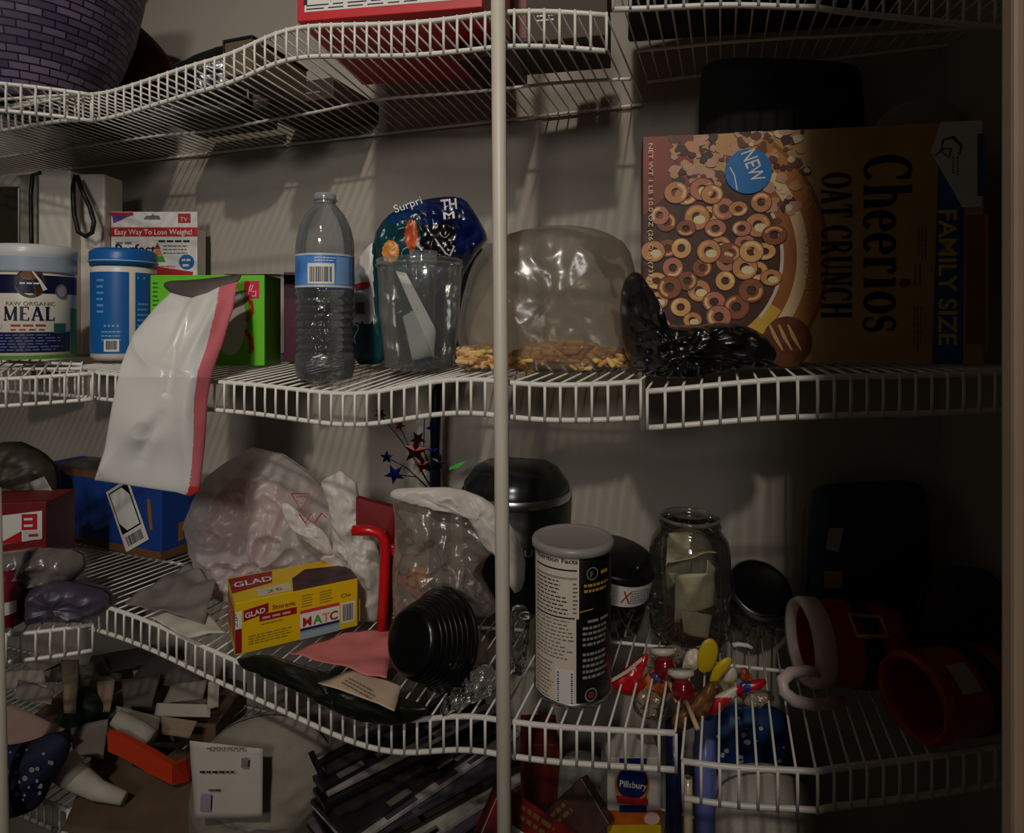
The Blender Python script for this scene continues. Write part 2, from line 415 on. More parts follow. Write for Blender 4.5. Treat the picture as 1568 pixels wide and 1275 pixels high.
# ------------------------------------------------------------------ helpers for things
def paint(mb, m, test, front=True):
    """printing that lies in the material of a soft body: faces whose centre passes the test (in picture columns/rows) take material m"""
    i = mb.mat(m)
    for k, f in enumerate(mb.f):
        c = sum((mb.v[q] for q in f), Vector())/len(f)
        if test(CX+FPX*c.x/c.y, CY+FPX*(H-c.z)/c.y): mb.mi[k] = i
def inpoly(pl):
    def t(x, y):
        r = False
        for (a, b), (c, d) in zip(pl, pl[1:]+pl[:1]):
            if (b > y) != (d > y) and x < (c-a)*(y-b)/(d-b)+a: r = not r
        return r
    return t
def face(q): return math.atan2(-q.x, q.y)
def solo(mb, name, label, cat, group=None, world=True, base=None, rz=0, **k):
    """a thing that is one mesh; its origin goes to the middle of its foot"""
    if world:
        xs = [p.x for p in mb.v]; ys = [p.y for p in mb.v]
        base = ((min(xs)+max(xs))/2, (min(ys)+max(ys))/2, min(p.z for p in mb.v))
    o = mb.build(name, None, base, rz, world, **k); o['label'] = label; o['category'] = cat
    if group: o['group'] = group
    return o
def faces(L, D, Ht):
    return (flat((0, 0, 0), (1, 0, 0), (0, 0, 1)), flat((0, 0, Ht), (1, 0, 0), (0, 1, 0)), flat((0, D, 0), (0, -1, 0), (0, 0, 1)), flat((L, 0, 0), (0, 1, 0), (0, 0, 1)))

# ------------------------------------------------------------------ slab-serif lettering
def strip(mb, S, pts, wd, m, h=.0008):
    """a pen stroke along pts with a width at every point"""
    pts = [Vector(p) for p in pts]; n = len(pts); vs = []
    wd = wd if isinstance(wd, list) else [wd]*n
    for i, p in enumerate(pts):
        d = (pts[min(i+1, n-1)]-pts[max(i-1, 0)]).normalized(); q = Vector((-d.y, d.x))*wd[i]/2
        for r in (p+q, p-q): vs.append(S(r.x, r.y, h))
    mb.add(vs, [[2*i, 2*i+1, 2*i+3, 2*i+2] for i in range(n-1)], m)
def arc(cx, cy, rx, ry, a0, a1, n=20): return [(cx+rx*math.cos(R(a0+(a1-a0)*k/n)), cy+ry*math.sin(R(a0+(a1-a0)*k/n))) for k in range(n+1)]
def aw(a0, a1, thin, thick, n=20): return [thin+(thick-thin)*abs(math.cos(R(a0+(a1-a0)*k/n))) for k in range(n+1)]
def glyphs(mb, S, word, u, v, hh, m, k=.17, thin=.07, gap=.09, squeeze=1.0):
    """draws word with slab serifs, cap height hh, from (u, v) along +u; returns the end"""
    def T(pts): return [(u+x*hh*squeeze, v+y*hh) for x, y in pts]
    def st(pts, wd): strip(mb, S, T(pts), [q*hh for q in wd] if isinstance(wd, list) else wd*hh, m)
    def bar(x0, x1, y, t=.07): st([(x0, y), (x1, y)], t)
    for ch in word:
        W = .6
        if ch == 'C':
            W = .74; st(arc(.40, .5, .32, .47, 48, 312, 30), aw(48, 312, thin, k, 30)); st([(.63, .98), (.63, .68)], .06)
        elif ch == 'O': W = .8; st(arc(.40, .5, .31, .46, 0, 360, 36), aw(0, 360, thin, k, 36))
        elif ch == 'h':
            W = .66; st([(.14, 0), (.14, 1)], k); bar(0, .14, .965); bar(0, .28, .035); st(arc(.33, .42, .19, .24, 170, 0, 14), aw(170, 0, thin, k*.9, 14)); st([(.52, .44), (.52, 0)], k); bar(.40, .66, .035)
        elif ch == 'e':
            W = .56; st(arc(.28, .33, .21, .31, 8, 318, 28), aw(8, 318, thin, k, 28)); bar(.12, .50, .36, .07)
        elif ch == 'r':
            W = .5; st([(.14, 0), (.14, .66)], k); bar(0, .14, .63); bar(0, .30, .035); st(arc(.32, .42, .17, .22, 165, 45, 8), thin*1.3); st(arc(.42, .55, .03, .03, 0, 360, 8), .07)
        elif ch == 'i':
            W = .34; st([(.15, 0), (.15, .66)], k); bar(0, .15, .63); bar(0, .30, .035); st(arc(.15, .87, .05, .05, 0, 360, 10), .10)
        elif ch == 'o': W = .56; st(arc(.28, .33, .21, .30, 0, 360, 30), aw(0, 360, thin, k, 30))
        elif ch == 's':
            W = .48; p = arc(.24, .49, .16, .155, 40, 250, 12)+arc(.24, .17, .17, .165, 80, -150, 14); st(p, [thin+(k-thin)*math.exp(-((i-12.5)/4.5)**2) for i in range(len(p))]); st([(.40, .64), (.40, .48)], .05); st([(.08, .02), (.08, .2)], .05)
        elif ch == 'A': W = .78; st([(.08, 0), (.36, 1)], thin*1.2); st([(.36, 1), (.66, 0)], k); bar(.2, .54, .34); bar(0, .22, .035); bar(.5, .8, .035)
        elif ch == 'T': W = .7; st([(.35, 0), (.35, 1)], k); bar(.02, .68, .96); st([(.04, .98), (.04, .74)], .06); st([(.66, .98), (.66, .74)], .06); bar(.2, .5, .035)
        elif ch == 'R': W = .76; st([(.15, 0), (.15, 1)], k); bar(0, .35, .965); bar(0, .3, .035); st([(.15, .96), (.36, .96)]+arc(.36, .74, .19, .22, 90, -90, 10)+[(.15, .5)], thin*1.4); st([(.36, .5), (.64, 0)], k); bar(.55, .76, .035)
        elif ch == 'U': W = .76; st([(.15, 1), (.15, .3)]+arc(.37, .27, .22, .24, 180, 360, 14)+[(.59, 1)], [k, k]+[thin+.04]*14+[thin, thin]); bar(0, .3, .965); bar(.47, .72, .965)
        elif ch == 'N': W = .82; st([(.13, 0), (.13, 1)], thin*1.2); st([(.13, .98), (.65, .02)], k); st([(.65, 0), (.65, 1)], thin*1.2); bar(0, .28, .035); bar(0, .2, .965); bar(.52, .8, .965)
        elif ch == 'H': W = .82; st([(.15, 0), (.15, 1)], k); st([(.65, 0), (.65, 1)], k); bar(.15, .65, .52); [bar(a, a+.3, y) for a in (0, .5) for y in (.035, .965)]
        elif ch == 'M': W = 1.0; st([(.14, 0), (.14, 1)], thin); st([(.14, 1), (.48, .05)], k); st([(.48, .05), (.82, 1)], thin); st([(.84, 1), (.84, 0)], k); bar(0, .28, .035); bar(.7, .98, .035)
        elif ch == 'E': W = .66; st([(.15, 0), (.15, 1)], k); bar(.02, .58, .965); bar(.02, .6, .035); bar(.15, .46, .5); st([(.57, 1), (.57, .78)], .05); st([(.59, 0), (.59, .24)], .05)
        elif ch == 'L': W = .64; st([(.15, 0), (.15, 1)], k); bar(0, .32, .965); bar(.02, .6, .035); st([(.59, 0), (.59, .26)], .05)
        elif ch == ' ': W = .3
        u += (W+gap)*hh*squeeze
    return u

# ================================================================== TOP SHELF
def woven(name):
    m = M(name, (120, 96, 150), .6); nt = m.node_tree; b = nt.nodes['Principled BSDF']
    tc = nt.nodes.new('ShaderNodeTexCoord'); sp = nt.nodes.new('ShaderNodeSeparateXYZ'); nt.links.new(tc.outputs['Object'], sp.inputs[0])
    at = nt.nodes.new('ShaderNodeMath'); at.operation = 'ARCTAN2'; nt.links.new(sp.outputs[1], at.inputs[0]); nt.links.new(sp.outputs[0], at.inputs[1])
    cb = nt.nodes.new('ShaderNodeCombineXYZ'); nt.links.new(at.outputs[0], cb.inputs[0])
    ml = nt.nodes.new('ShaderNodeMath'); ml.operation = 'MULTIPLY'; ml.inputs[1].default_value = 7.5; nt.links.new(sp.outputs[2], ml.inputs[0]); nt.links.new(ml.outputs[0], cb.inputs[1])
    br = nt.nodes.new('ShaderNodeTexBrick'); br.inputs['Scale'].default_value = 3.0; br.inputs['Color1'].default_value = (*lin((128, 114, 144)), 1); br.inputs['Color2'].default_value = (*lin((74, 60, 92)), 1)
    br.inputs['Mortar'].default_value = (*lin((18, 12, 26)), 1); br.inputs['Mortar Size'].default_value = .025; br.inputs['Brick Width'].default_value = .7; br.inputs['Row Height'].default_value = .22
    nt.links.new(cb.outputs[0], br.inputs['Vector']); nt.links.new(br.outputs['Color'], b.inputs['Base Color'])
    bp = nt.nodes.new('ShaderNodeBump'); bp.inputs['Strength'].default_value = .8; bp.inputs['Distance'].default_value = .004; bp.invert = True
    nt.links.new(br.outputs['Fac'], bp.inputs['Height']); nt.links.new(bp.outputs[0], b.inputs['Normal']); return m
b0 = spot('TL', 48, .93); b0.z = max(b0.z, deckz('TM', b0.x, b0.y, .07), ZT+.012)
root = thing('woven_basket', 'purple woven basket on the topmost shelf, cut off by the left corner', 'basket', b0)
mb = MB(); mb.lathe([(0, .001), (.075, .001), (.082, .008), (.10, .04), (.118, .08), (.134, .13), (.146, .19), (.150, .22), (.144, .22), (.128, .13), (.10, .05), (.07, .012), (0, .012)], woven('purple_wicker'), 72)
mb.build('basket_bowl', root)
mb = MB(); mb.tube([(.148*math.cos(a), .148*math.sin(a), .222) for a in [2*PI*k/48 for k in range(48)]], .007, M('lilac_wicker_rim', (150, 128, 172), .6), 8, True); mb.build('rim', root)
mb = MB(); pillow(mb, [(158, 182), (160, 80), (185, 35), (210, 36), (240, 64), (262, 92), (268, 110), (262, 178)], 1.10, .04, M('dark_red_brocade', (110, 22, 26), .6, rgb2=(20, 16, 14), scale=28), amp=.005, f=25, sd=3, rest='TM')
solo(mb, 'gift_pouch', 'dark red and black patterned pouch beside the purple basket', 'pouch')
mb = MB(); pillow(mb, [(256, 175), (260, 106), (290, 93), (318, 81), (345, 70), (362, 77), (374, 92), (378, 168)], .905, .06, M('black_bag_film', (20, 20, 20), .24, var=.3, coat=.3), 70, 14, amp=.004, f=40, sd=15, rid=.003, rest='TM'); solo(mb, 'folded_bag', 'black folded bag on the topmost shelf, right of the dark red pouch', 'bag')
q = spot('TM', 414, .86); mb = MB(); mb.rbox((-.022, -.06, .0), (.022, .05, .044), M('brown_pages', (96, 80, 60), .8), .0005); mb.rbox((-.024, -.062, .044), (.024, .052, .0475), INK, .0008); mb.rbox((-.024, -.062, -.001), (-.0215, .052, .0455), INK, .0005)
solo(mb, 'book', 'closed book with black cover and cream pages on the topmost shelf', 'book', world=False, base=q+Vector((0, 0, .001)), rz=-.33)
# red and white carton
a = P(455, 66, .705); b = P(738, 62, .672); Lc = (b-a).length; rz = math.atan2(b.y-a.y, b.x-a.x); z = deckz('TM', (a.x+b.x)/2, (a.y+b.y)/2+.05, .09)+.006
mb = MB(); Ht, Dp = .205, .19; CRED = M('carton_red', (206, 24, 34), .45); mb.rbox((0, 0, 0), (Lc, Dp, Ht), CRED, .001)
S = faces(Lc, Dp, Ht)[0]; k = Lc/283
mb.rect(S, 12*k, .010, 250*k, Ht, WHITE, .0003)
for x, t in ((28, 3), (101, 3), (53, 1), (85, .8), (148, .8)): mb.rect(S, x*k, .024 if t > 2 else .02, (x+t)*k, Ht, INK if t > 2 else M('dark_red_print', (140, 30, 40), .5), .0005)
mb.blur(S, 2, 17*k, .018, .008, INK, rot=PI/2); mb.blur(S, 2, 62*k, .028, .006, GREY, rot=PI/2)
for x0, x1, sd in ((70, 82, 1), (88, 99, 2), (155, 180, 3), (200, 245, 5)): mb.lines(lambda u, v, h: S(x0*k+v, u, h), .03, 0, Ht, (x1-x0)*k, max(2, int((x1-x0)/5)), GREY, sd)
mb.rect(S, 162*k, .07, 178*k, .085, GREY, .0006); mb.lines(S, 15*k, .011, 240*k, .019, 2, INK, 8)
solo(mb, 'food_carton', 'red carton with a white printed panel, standing on the topmost shelf', 'box', world=False, base=(a.x, a.y, z), rz=rz)
q = spot('TM', 856, .70); mb = MB(); mb.rbox((-.052, -.02, 0), (.055, .07, .058), M('dark_brown_carton', (74, 60, 48), .7, scale=20), .001); S = flat((-.052, -.02, 0), (1, 0, 0), (0, 0, 1)); mb.lines(S, .03, .02, .055, .035, 3, WHITE, 3); mb.rect(S, .004, .005, .018, .05, M('brown_red_print', (120, 50, 34), .5))
solo(mb, 'snack_carton', 'dark brown carton on the topmost shelf just right of the middle pole', 'box', world=False, base=q, rz=-.2)
for k_, (dx, c) in enumerate(((.002, (206, 62, 34)), (.032, (186, 48, 30)))):
    mb = MB(); mb.rbox((0, -.03, 0), (.028, .05, .045), M('orange_red_packet', (206, 62, 34), .4, scale=60), .006, 3); mb.rect(flat((0, -.03, 0), (1, 0, 0), (0, 0, 1)), .004, .03, .024, .038, M('packet_pale', (226, 190, 160), .5))
    solo(mb, 'packet', ('larger view of two', '')[0] and ('orange-red packet lying on the dark brown carton, nearer the pole', 'orange-red packet lying on the dark brown carton, farther from the pole')[k_], 'packet', 'orange-red packets on the dark carton', world=False, base=q+Vector((dx, 0, .0585)), rz=-.2)

for lb, px, Y, L_, D_, rz, c in (('flat dark brown carton added as a light blocker at the back of the topmost shelf, beside the black book', 486, .97, .15, .13, -.33, (60, 44, 36)), ('flat charcoal carton added as a light blocker at the back of the topmost shelf, left of the pouch-coloured one', 330, .99, .15, .11, -.33, (44, 42, 42)), ('flat dark grey carton added as a light blocker on the topmost shelf below the dark red pouch', 185, 1.07, .12, .07, -.33, (40, 38, 36)), ('flat maroon carton added as a light blocker on the topmost shelf behind the middle pole', 756, .80, .06, .10, -.33, (72, 34, 32))):  # dark cartons added to block the ceiling lamp and darken the shelf underside
    q = spot('TM', px, Y); mb = MB(); mb.rbox((-L_/2, -D_/2, 0), (L_/2, D_/2, .03), M('dark_card_%d' % px, c, .75, var=.25, scale=20), .001); S = flat((-L_/2, -D_/2, 0), (1, 0, 0), (0, 0, 1)); mb.lines(S, .01, .008, L_-.02, .022, 2, GREY, px); solo(mb, 'flat_carton', lb.replace('left of the pouch-coloured one', 'left of the brown one'), 'box', world=False, base=q+Vector((0, 0, .008)), rz=rz)

mb = MB(); q = spot('TR', 1140, .66); mb.rbox((-.12, -.075, 0), (.165, .075, .12), M('charcoal_crate', (34, 33, 32), .7, var=.3), .004); S = flat((-.12, -.075, 0), (1, 0, 0), (0, 0, 1)); mb.rect(S, .08, .06, .20, .10, GREY)
solo(mb, 'blocker_crate', 'charcoal crate added as a light blocker on the topmost shelf in the dark right corner', 'crate', world=False, base=q+Vector((0, 0, .006)), rz=-.16)  # crate added to keep lamplight off the wires and wall here

# ================================================================== MIDDLE SHELF
APP = M('white_appliance', (216, 208, 196), .5, var=.05); CORD = M('black_cord', (20, 20, 20), .5)
zb_ = deckz('MM', -.75, 1.03)
root = thing('appliance', 'white slab-sided appliance with a looped black cord, behind the meal jar', 'appliance', (P(60, 400, 1.02).x, 1.02, zb_))
def pxbox(x0, x1, ytop, Y, D, m, bev=.003): mb = MB(); a_ = P(x0, ytop, Y); b_ = P(x1, ytop, Y); mb.rbox((a_.x, Y, zb_), (b_.x, Y+D, a_.z), m, bev); return mb
pxbox(58, 108, 260, 1.02, .05, APP).build('side_panel', root, world=True); pxbox(118, 160, 266, 1.045, .05, APP).build('side_panel', root, world=True)
pxbox(-60, 56, 268, 1.06, .05, M('grey_appliance_front', (150, 146, 132), .5)).build('front_panel', root, world=True)
pxbox(-60, 30, 285, 1.058, .01, M('dark_olive_glass', (52, 50, 36), .3)).build('window_pane', root, world=True)
mb = MB(); mb.tube([P(*p) for p in ((112, 268, 1.03), (112, 300, 1.02), (114, 330, 1.02), (120, 355, 1.015), (131, 362, 1.015), (141, 356, 1.015), (144, 340, 1.015), (138, 318, 1.018), (126, 292, 1.02), (118, 270, 1.03))], .0036, CORD, 8)
mb.build('power_cord', root, world=True)
mb = MB(); mb.tube([P(*p) for p in ((62, 264, 1.018), (50, 268, 1.02), (47, 300, 1.02), (48, 360, 1.02), (49, 400, 1.02))], .003, CORD, 8); mb.build('cable', root, world=True)

# MEAL jar
q = spot('ML', 52, .862); r = .0485; v_ = lambda y: (556-y)*.000905
root = thing('protein_jar', 'round white jar lettered MEAL with a navy band, front left on the middle shelf', 'jar', q, face(q))
MW = M('jar_white', (226, 218, 204), .35, var=.04); MN = M('jar_navy', (22, 26, 66), .35)
mb = MB(); mb.lathe([(0, 0), (r-.004, 0), (r, .004), (r, v_(432)), (r-.002, v_(428)), (0, v_(428))], MW, 64)
S = cyl(r); W_ = r*1.5
mb.rect(S, -W_, v_(459), W_, v_(432), MN, .0004, 40); mb.rect(S, -W_*.9, v_(546), r*.95, v_(516), MN, .0004, 40); mb.rect(S, -W_, v_(556), W_, v_(550), M('jar_green', (92, 150, 50), .4), .0004, 40)
mb.rect(S, r*.98, v_(550), W_, v_(480), M('jar_green', (92, 150, 50), .4), .0004, 10)
mb.disc(S, -.004, v_(444), .017, M('chocolate_print', (70, 46, 30), .4), .0008, .0195); mb.disc(S, -.005, v_(433), .009, M('cocoa_print', (120, 76, 44), .4), .001, .006)
strip(mb, S, [(-.003, v_(424)), (.006, v_(440)), (.012, v_(454))], [.0015, .003, .005], WHITE, .0012)
mb.blur(S, 3, -.004, v_(446), .004, WHITE, .0013, align='c', width=.022)
mb.disc(S, .032, v_(455), .0085, GREY, .0008, .010); mb.disc(S, .032, v_(455), .0062, M('pale_lilac_print', (176, 160, 178), .4), .001, .0075)
mb.text(S, 'RAW ORGANIC', -.004, v_(477), .0075, M('olive_print', (120, 118, 84), .4), .0006, align='c', width=.054)
e = glyphs(MB(), S, 'MEAL', 0, 0, 1, INK); hh = .0185; sq = .058/(e*hh); glyphs(mb, S, 'MEAL', -.034, v_(499), hh, MN, squeeze=sq)
mb.blur(S, 3, -.005, v_(508), .005, M('rust_print', (150, 60, 40), .4), .0006, align='c', width=.04); mb.blur(S, 2, -.005, v_(514), .004, M('rust_print', (150, 60, 40), .4), .0006, align='c', width=.04)
mb.disc(S, -.043, v_(505), .007, WHITE, .0009); mb.disc(S, -.043, v_(506), .005, M('teal_print', (40, 100, 84), .4), .0011); mb.rect(S, .022, v_(518), .038, v_(503), M('teal_print', (40, 100, 84), .4), .0006, 6)
mb.lines(S, -.04, v_(544), .035, v_(518), 6, M('pale_blue_print', (110, 120, 170), .4), 4, .0008)
mb.build('jar_body', root)
mb = MB(); mb.lathe([(r-.004, v_(428)), (r+.0012, v_(427)), (r+.0012, v_(404)), (r+.002, v_(402)), (r+.002, v_(390)), (r-.003, v_(386)), (0, v_(386))], M('pale_lid', (214, 214, 214), .3, var=.03), 64)
mb.lathe([(r+.0016, v_(426)), (r+.0017, v_(405))], M('bluish_shrink_band', (170, 184, 200), .25), 64); mb.build('lid', root)

# blue jar
q = spot('MM', 190, .935); r = .0425; v_ = lambda y: (548-y)*.000985
root = thing('supplement_jar', 'blue and white round jar with a blue lid, left of the hanging white pouch', 'jar', q, face(q))
JB = M('jar_blue', (24, 96, 168), .35, var=.05)
mb = MB(); mb.lathe([(0, 0), (r-.005, 0), (r, .006), (r, v_(412)), (r-.003, v_(406)), (0, v_(406))], MW, 64); S = cyl(r)
mb.rect(S, -r*1.45, v_(537), .006, v_(417), JB, .0004, 30); mb.rect(S, .014, v_(537), r*1.45, v_(417), JB, .0004, 30)
LB_ = M('light_blue_print', (120, 176, 220), .4)
mb.lines(S, -.038, v_(480), -.026, v_(425), 6, LB_, 2); mb.blur(S, 2, -.026, v_(498), .005, LB_); mb.lines(S, -.03, v_(520), .0, v_(502), 3, LB_, 5); mb.blur(S, 1, .017, v_(427), .006, LB_); mb.lines(S, .017, v_(500), .038, v_(460), 5, LB_, 7)
mb.rect(S, -.026, v_(534), -.006, v_(516), WHITE, .0006, 6); mb.bars(S, -.023, v_(531), -.009, v_(518), INK, 4, .0009)
mb.build('jar_body', root)
mb = MB(); mb.lathe([(r-.004, v_(407)), (r+.001, v_(407)), (r+.002, v_(400)), (r+.002, v_(386)), (r-.004, v_(381)), (0, v_(381))], JB, 64); mb.lathe([(r+.0015, v_(401.5)), (r+.0032, v_(401)), (r+.0032, v_(399.5)), (r+.0015, v_(399))], M('pale_blue_ring', (150, 190, 226), .3), 64); mb.build('lid', root)

# weight-loss carton
q = spot('MM', 170, 1.06); k = 1.06/950; Lc = 132*k; Ht = (q.z, H-(324-CY)*k)[1]-q.z
mb = MB(); S = faces(Lc, .03, Ht)[0]; mb.rbox((0, 0, 0), (Lc, .03, Ht-.03), WHITE, .001)
X = lambda x: (x-170)*k
V = lambda y: Ht-(y-324)*k
mb.rbox((0, .0, Ht-.032), (Lc, .002, Ht), WHITE, .0008)
mb.rect(S, .0, V(362), Lc, V(348), RED, .0005); mb.rect(S, .0, V(330), X(204), V(325), RED, .0005); mb.poly(S, [(X(172), V(330)), (X(200), V(330)), (X(174), V(342))], M('violet_print', (96, 70, 150), .4), .0005)
mb.poly(S, [(X(220), V(336)), (X(224), V(330)), (X(232), V(330)), (X(234), V(327)), (X(237), V(330)), (X(244), V(330)), (X(246), V(336))], M('slot_shadow', (110, 108, 106), .8), .0006)
mb.rbox((X(273), -.0015, V(341)), (X(292), -.0003, V(327)), RED, .0005); mb.text(flat((0, -.0016, 0), (1, 0, 0), (0, 0, 1)), 'TV', X(282.5), V(339), 9*k, WHITE, align='c')
mb.text(S, 'Easy Way To Lose Weight!', X(176), V(359), 11.5*k, WHITE, .0008, width=118*k, bold=.01)
mb.blur(S, 2, X(178), V(374), 6*k, GREY); mb.text(S, 'Perfect', X(177), V(388), 20*k, INK, bold=.02, width=62*k);
mb.poly(S, [(X(237), V(381)), (X(241), V(371)), (X(246), V(381))], RED, .0008); mb.poly(S, [(X(235), V(391)), (X(238), V(382)), (X(245), V(382)), (X(249), V(391))], M('orange_print', (226, 150, 80), .4), .0008); mb.poly(S, [(X(232), V(401)), (X(235), V(392)), (X(250), V(392)), (X(254), V(401))], GRN, .0008)
mb.blur(S, 4, X(243), V(371), 5.5*k, INK, width=50*k); mb.lines(S, X(250), V(390), X(293), V(374), 3, GREY, 5, .0006)
mb.disc(S, X(286), V(401), 11.5*k, BLU, .0009); mb.blur(S, 2, X(286), V(400), 6*k, WHITE, .0012, align='c', width=15*k); mb.blur(S, 1, X(286), V(408), 6*k, WHITE, .0012, align='c', width=12*k)
mb.poly(S, [(X(170), V(450)), (X(170), V(412)), (X(240), V(408)), (X(296), V(416)), (X(288), V(450))], RED, .0006); mb.lines(S, X(235), V(410), X(280), V(406), 1, RED, 3)
solo(mb, 'diet_carton', 'white and red carton lettered Easy Way To Lose Weight, behind the blue jar', 'box', world=False, base=q)

# green carton and maroon carton
Yg = .845; k = Yg/950; q = spot('MM', 230, Yg); q.z = max(q.z, spot('MM', 400, Yg).z)
Lc = 175*k; Ht = H-(421-CY)*k-q.z; X = lambda x: (x-230)*k
V = lambda y: Ht-(y-421)*k
GB = M('lime_carton', (104, 196, 30), .4, var=.06); mb = MB(); Sf, St, Sl, Sr = faces(Lc, .06, Ht); mb.rbox((0, 0, 0), (Lc, .06, Ht), GB, .001)
mb.disc(Sf, X(352), V(490), 25*k, M('plate_print', (214, 204, 196), .4), .0004, 54*k); RD = M('logo_red', (214, 30, 70), .4)
mb.rect(Sf, X(374), V(457), X(397), V(430), RD); strip(mb, Sf, [(X(a_), V(b_)) for a_, b_ in ((380, 452), (384, 436), (388, 436), (384, 446), (392, 446), (392, 453), (386, 453))], .001, WHITE, .0006)
for p in (((377, 492), (386, 478), (384, 462), (379, 458)), ((376, 505), (384, 518), (386, 536), (382, 541))): strip(mb, Sf, [(X(a_), V(b_)) for a_, b_ in p], [.0035, .006, .006, .003], M('pepper_print', (186, 30, 24), .4), .0006)
strip(mb, Sf, [(X(a_), V(b_)) for a_, b_ in ((380, 486), (385, 474), (383, 466))], .0014, M('orange_print', (226, 150, 80), .4), .0009)
mb.lines(Sf, X(234), V(470), X(244), V(430), 6, M('dark_green_print', (40, 110, 24), .4), 3)
solo(mb, 'snack_carton', 'lime green carton with red logo and peppers, behind the hanging white pouch', 'box', world=False, base=q)
q = spot('MM', 430, .885); q.x += .004; mb = MB(); mb.rbox((0, 0, 0), (.022, .09, .128), M('maroon_carton', (74, 18, 44), .4, var=.2), .001); Sr = flat((.022, 0, 0), (0, 1, 0), (0, 0, 1)); mb.lines(Sr, .02, .02, .06, .09, 6, M('violet_dim_print', (120, 60, 100), .4), 3)
solo(mb, 'tea_carton', 'narrow maroon carton between the green carton and the water bottle', 'box', world=False, base=q)

# hanging white pouch
root = thing('mailer_pouch', 'white plastic pouch with a pink edge hanging over the middle shelf lip', 'pouch', P(235, 755, .735))
def Yp(px, py): return .728 if py > 575 else .728+(575-py)/145*.075
ol = [(262, 448), (280, 453), (297, 456), (318, 448), (338, 438), (364, 431), (357, 472), (340, 530), (325, 570), (318, 610), (314, 680), (306, 752), (291, 760), (272, 754), (205, 744), (145, 735), (160, 690), (172, 620), (185, 560), (205, 510), (240, 468)]
PW = M('white_film', (216, 214, 208), .32, var=.03, coat=.2); PK = M('pink_film', (206, 108, 116), .35, var=.05)
mb = MB()
def pixel(p): return CX+FPX*p.x/p.y, CY+FPX*(H-p.z)/p.y
def crease(mb, pts, amt, wdt):
    """a fold in a soft body along a line of picture points"""
    for p in mb.v:
        x, y = pixel(p); best = 0
        for i, ((a_, b_), (c_, d_)) in enumerate(zip(pts, pts[1:])):
            L2 = (c_-a_)**2+(d_-b_)**2; t = max(0, min(1, ((x-a_)*(c_-a_)+(y-b_)*(d_-b_))/L2)); d2 = (x-a_-t*(c_-a_))**2+(y-b_-t*(d_-b_))**2
            best = max(best, math.exp(-d2/wdt**2)*math.sin(PI*min(1, max(0, .12+.76*(i+t)/(len(pts)-1)))))
        p.y -= amt*best
def edge_x(y): return interp([(431, 364), (472, 357), (530, 340), (570, 325), (610, 318), (680, 314), (752, 306), (760, 300)], y)
pillow(mb, ol, Yp, .020, PW, 300, 80, amp=.003, f=15, sd=9, rid=.010, power=3, back=.5, fine=0, cut=0)
crease(mb, [(305, 452), (285, 490), (258, 545)], .012, 9); crease(mb, [(340, 452), (318, 500), (282, 562)], .012, 10); crease(mb, [(282, 480), (262, 530), (256, 600)], -.008, 8); crease(mb, [(244, 640), (222, 672), (214, 700)], -.006, 11); crease(mb, [(300, 560), (285, 640), (290, 740)], .005, 14)
paint(mb, PK, lambda x, y: edge_x(y)-x < (27-max(0, min(1, (y-450)/260))*10) and y < 752)
paint(mb, M('red_seal', (206, 60, 58), .4), lambda x, y: edge_x(y)-x < 18 and y > 744)
mb.build('pouch_body', root, world=True)
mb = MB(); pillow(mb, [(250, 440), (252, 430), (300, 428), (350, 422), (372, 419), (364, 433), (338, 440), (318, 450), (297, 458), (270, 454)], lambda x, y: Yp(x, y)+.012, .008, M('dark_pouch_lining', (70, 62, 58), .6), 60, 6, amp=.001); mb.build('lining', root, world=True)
q = spot('MM', 375, .87); mb = MB(); zt = H-(421-CY)*Yg/950+.0012; sheet(mb, [(-.392, .845, zt), (-.30, .845, zt), (-.29, .925, zt+.002), (-.385, .925, zt+.002)], BLACKP, amp=.0012); solo(mb, 'shade_sheet', 'black sheet standing in for shade on top of the lime green carton', 'film')  # black sheet stands in for the shade along the carton top

# water bottle
Yb = .728; q = spot('MM', 498, Yb); k = Yb/950; r = 44*k; v_ = lambda y: (588-y)*k
root = thing('water_bottle', 'clear plastic water bottle with a blue label on the middle shelf', 'bottle', q, face(q))
BOT = MT('clear_bottle_plastic', (200, 205, 208), .06, .55, .06, .75, (236, 238, 240), 90, .12)
pr = [(0, .006), (r*.35, .003), (r*.7, 0), (r*.92, .002), (r, .012), (r, .030)]
for i in range(8): z0 = .030+i*.0088; pr += [(r*.91, z0+.002), (r*.93, z0+.0044), (r*1.0, z0+.0066)]
pr += [(r*.985, v_(450)), (r*.985, v_(398)), (r, v_(392)), (r*.97, v_(375)), (r*.86, v_(355)), (r*.66, v_(336)), (r*.42, v_(323)), (r*.33, v_(319)), (r*.33, v_(312))]
BOT2 = MT('ribbed_bottle_plastic', (170, 176, 180), .10, .6, .06, 1.0, (196, 200, 204), 160, .8)  # darker tint on the ribbed half stands in for dark reflections
mb = MB(); mb.lathe(pr[:31], BOT2, 56); mb.lathe(pr[30:], BOT, 56); mb.build('bottle_body', root)
mb = MB(); mb.lathe([(r*.34, v_(316)), (r*.42, v_(315)), (r*.42, v_(312))], BOT, 40); mb.lathe([(r*.36, v_(319)), (r*.37, v_(306)), (r*.33, v_(304)), (0, v_(304))], MT('frosted_cap', (200, 200, 200), .45, .8, .2, .3), 40); mb.build('cap', root)
mb = MB(); mb.lathe([(r*.992, v_(449)), (r*.992, v_(399))], M('bottle_label_blue', (36, 104, 190), .35, rgb2=(110, 160, 214), scale=25), 56); S = cyl(r*.994)
for y0, y1 in ((449, 446), (402, 399)): mb.rect(S, -r*1.5, v_(y0), r*1.5, v_(y1), M('label_silver', (196, 204, 214), .3), .0002, 24)
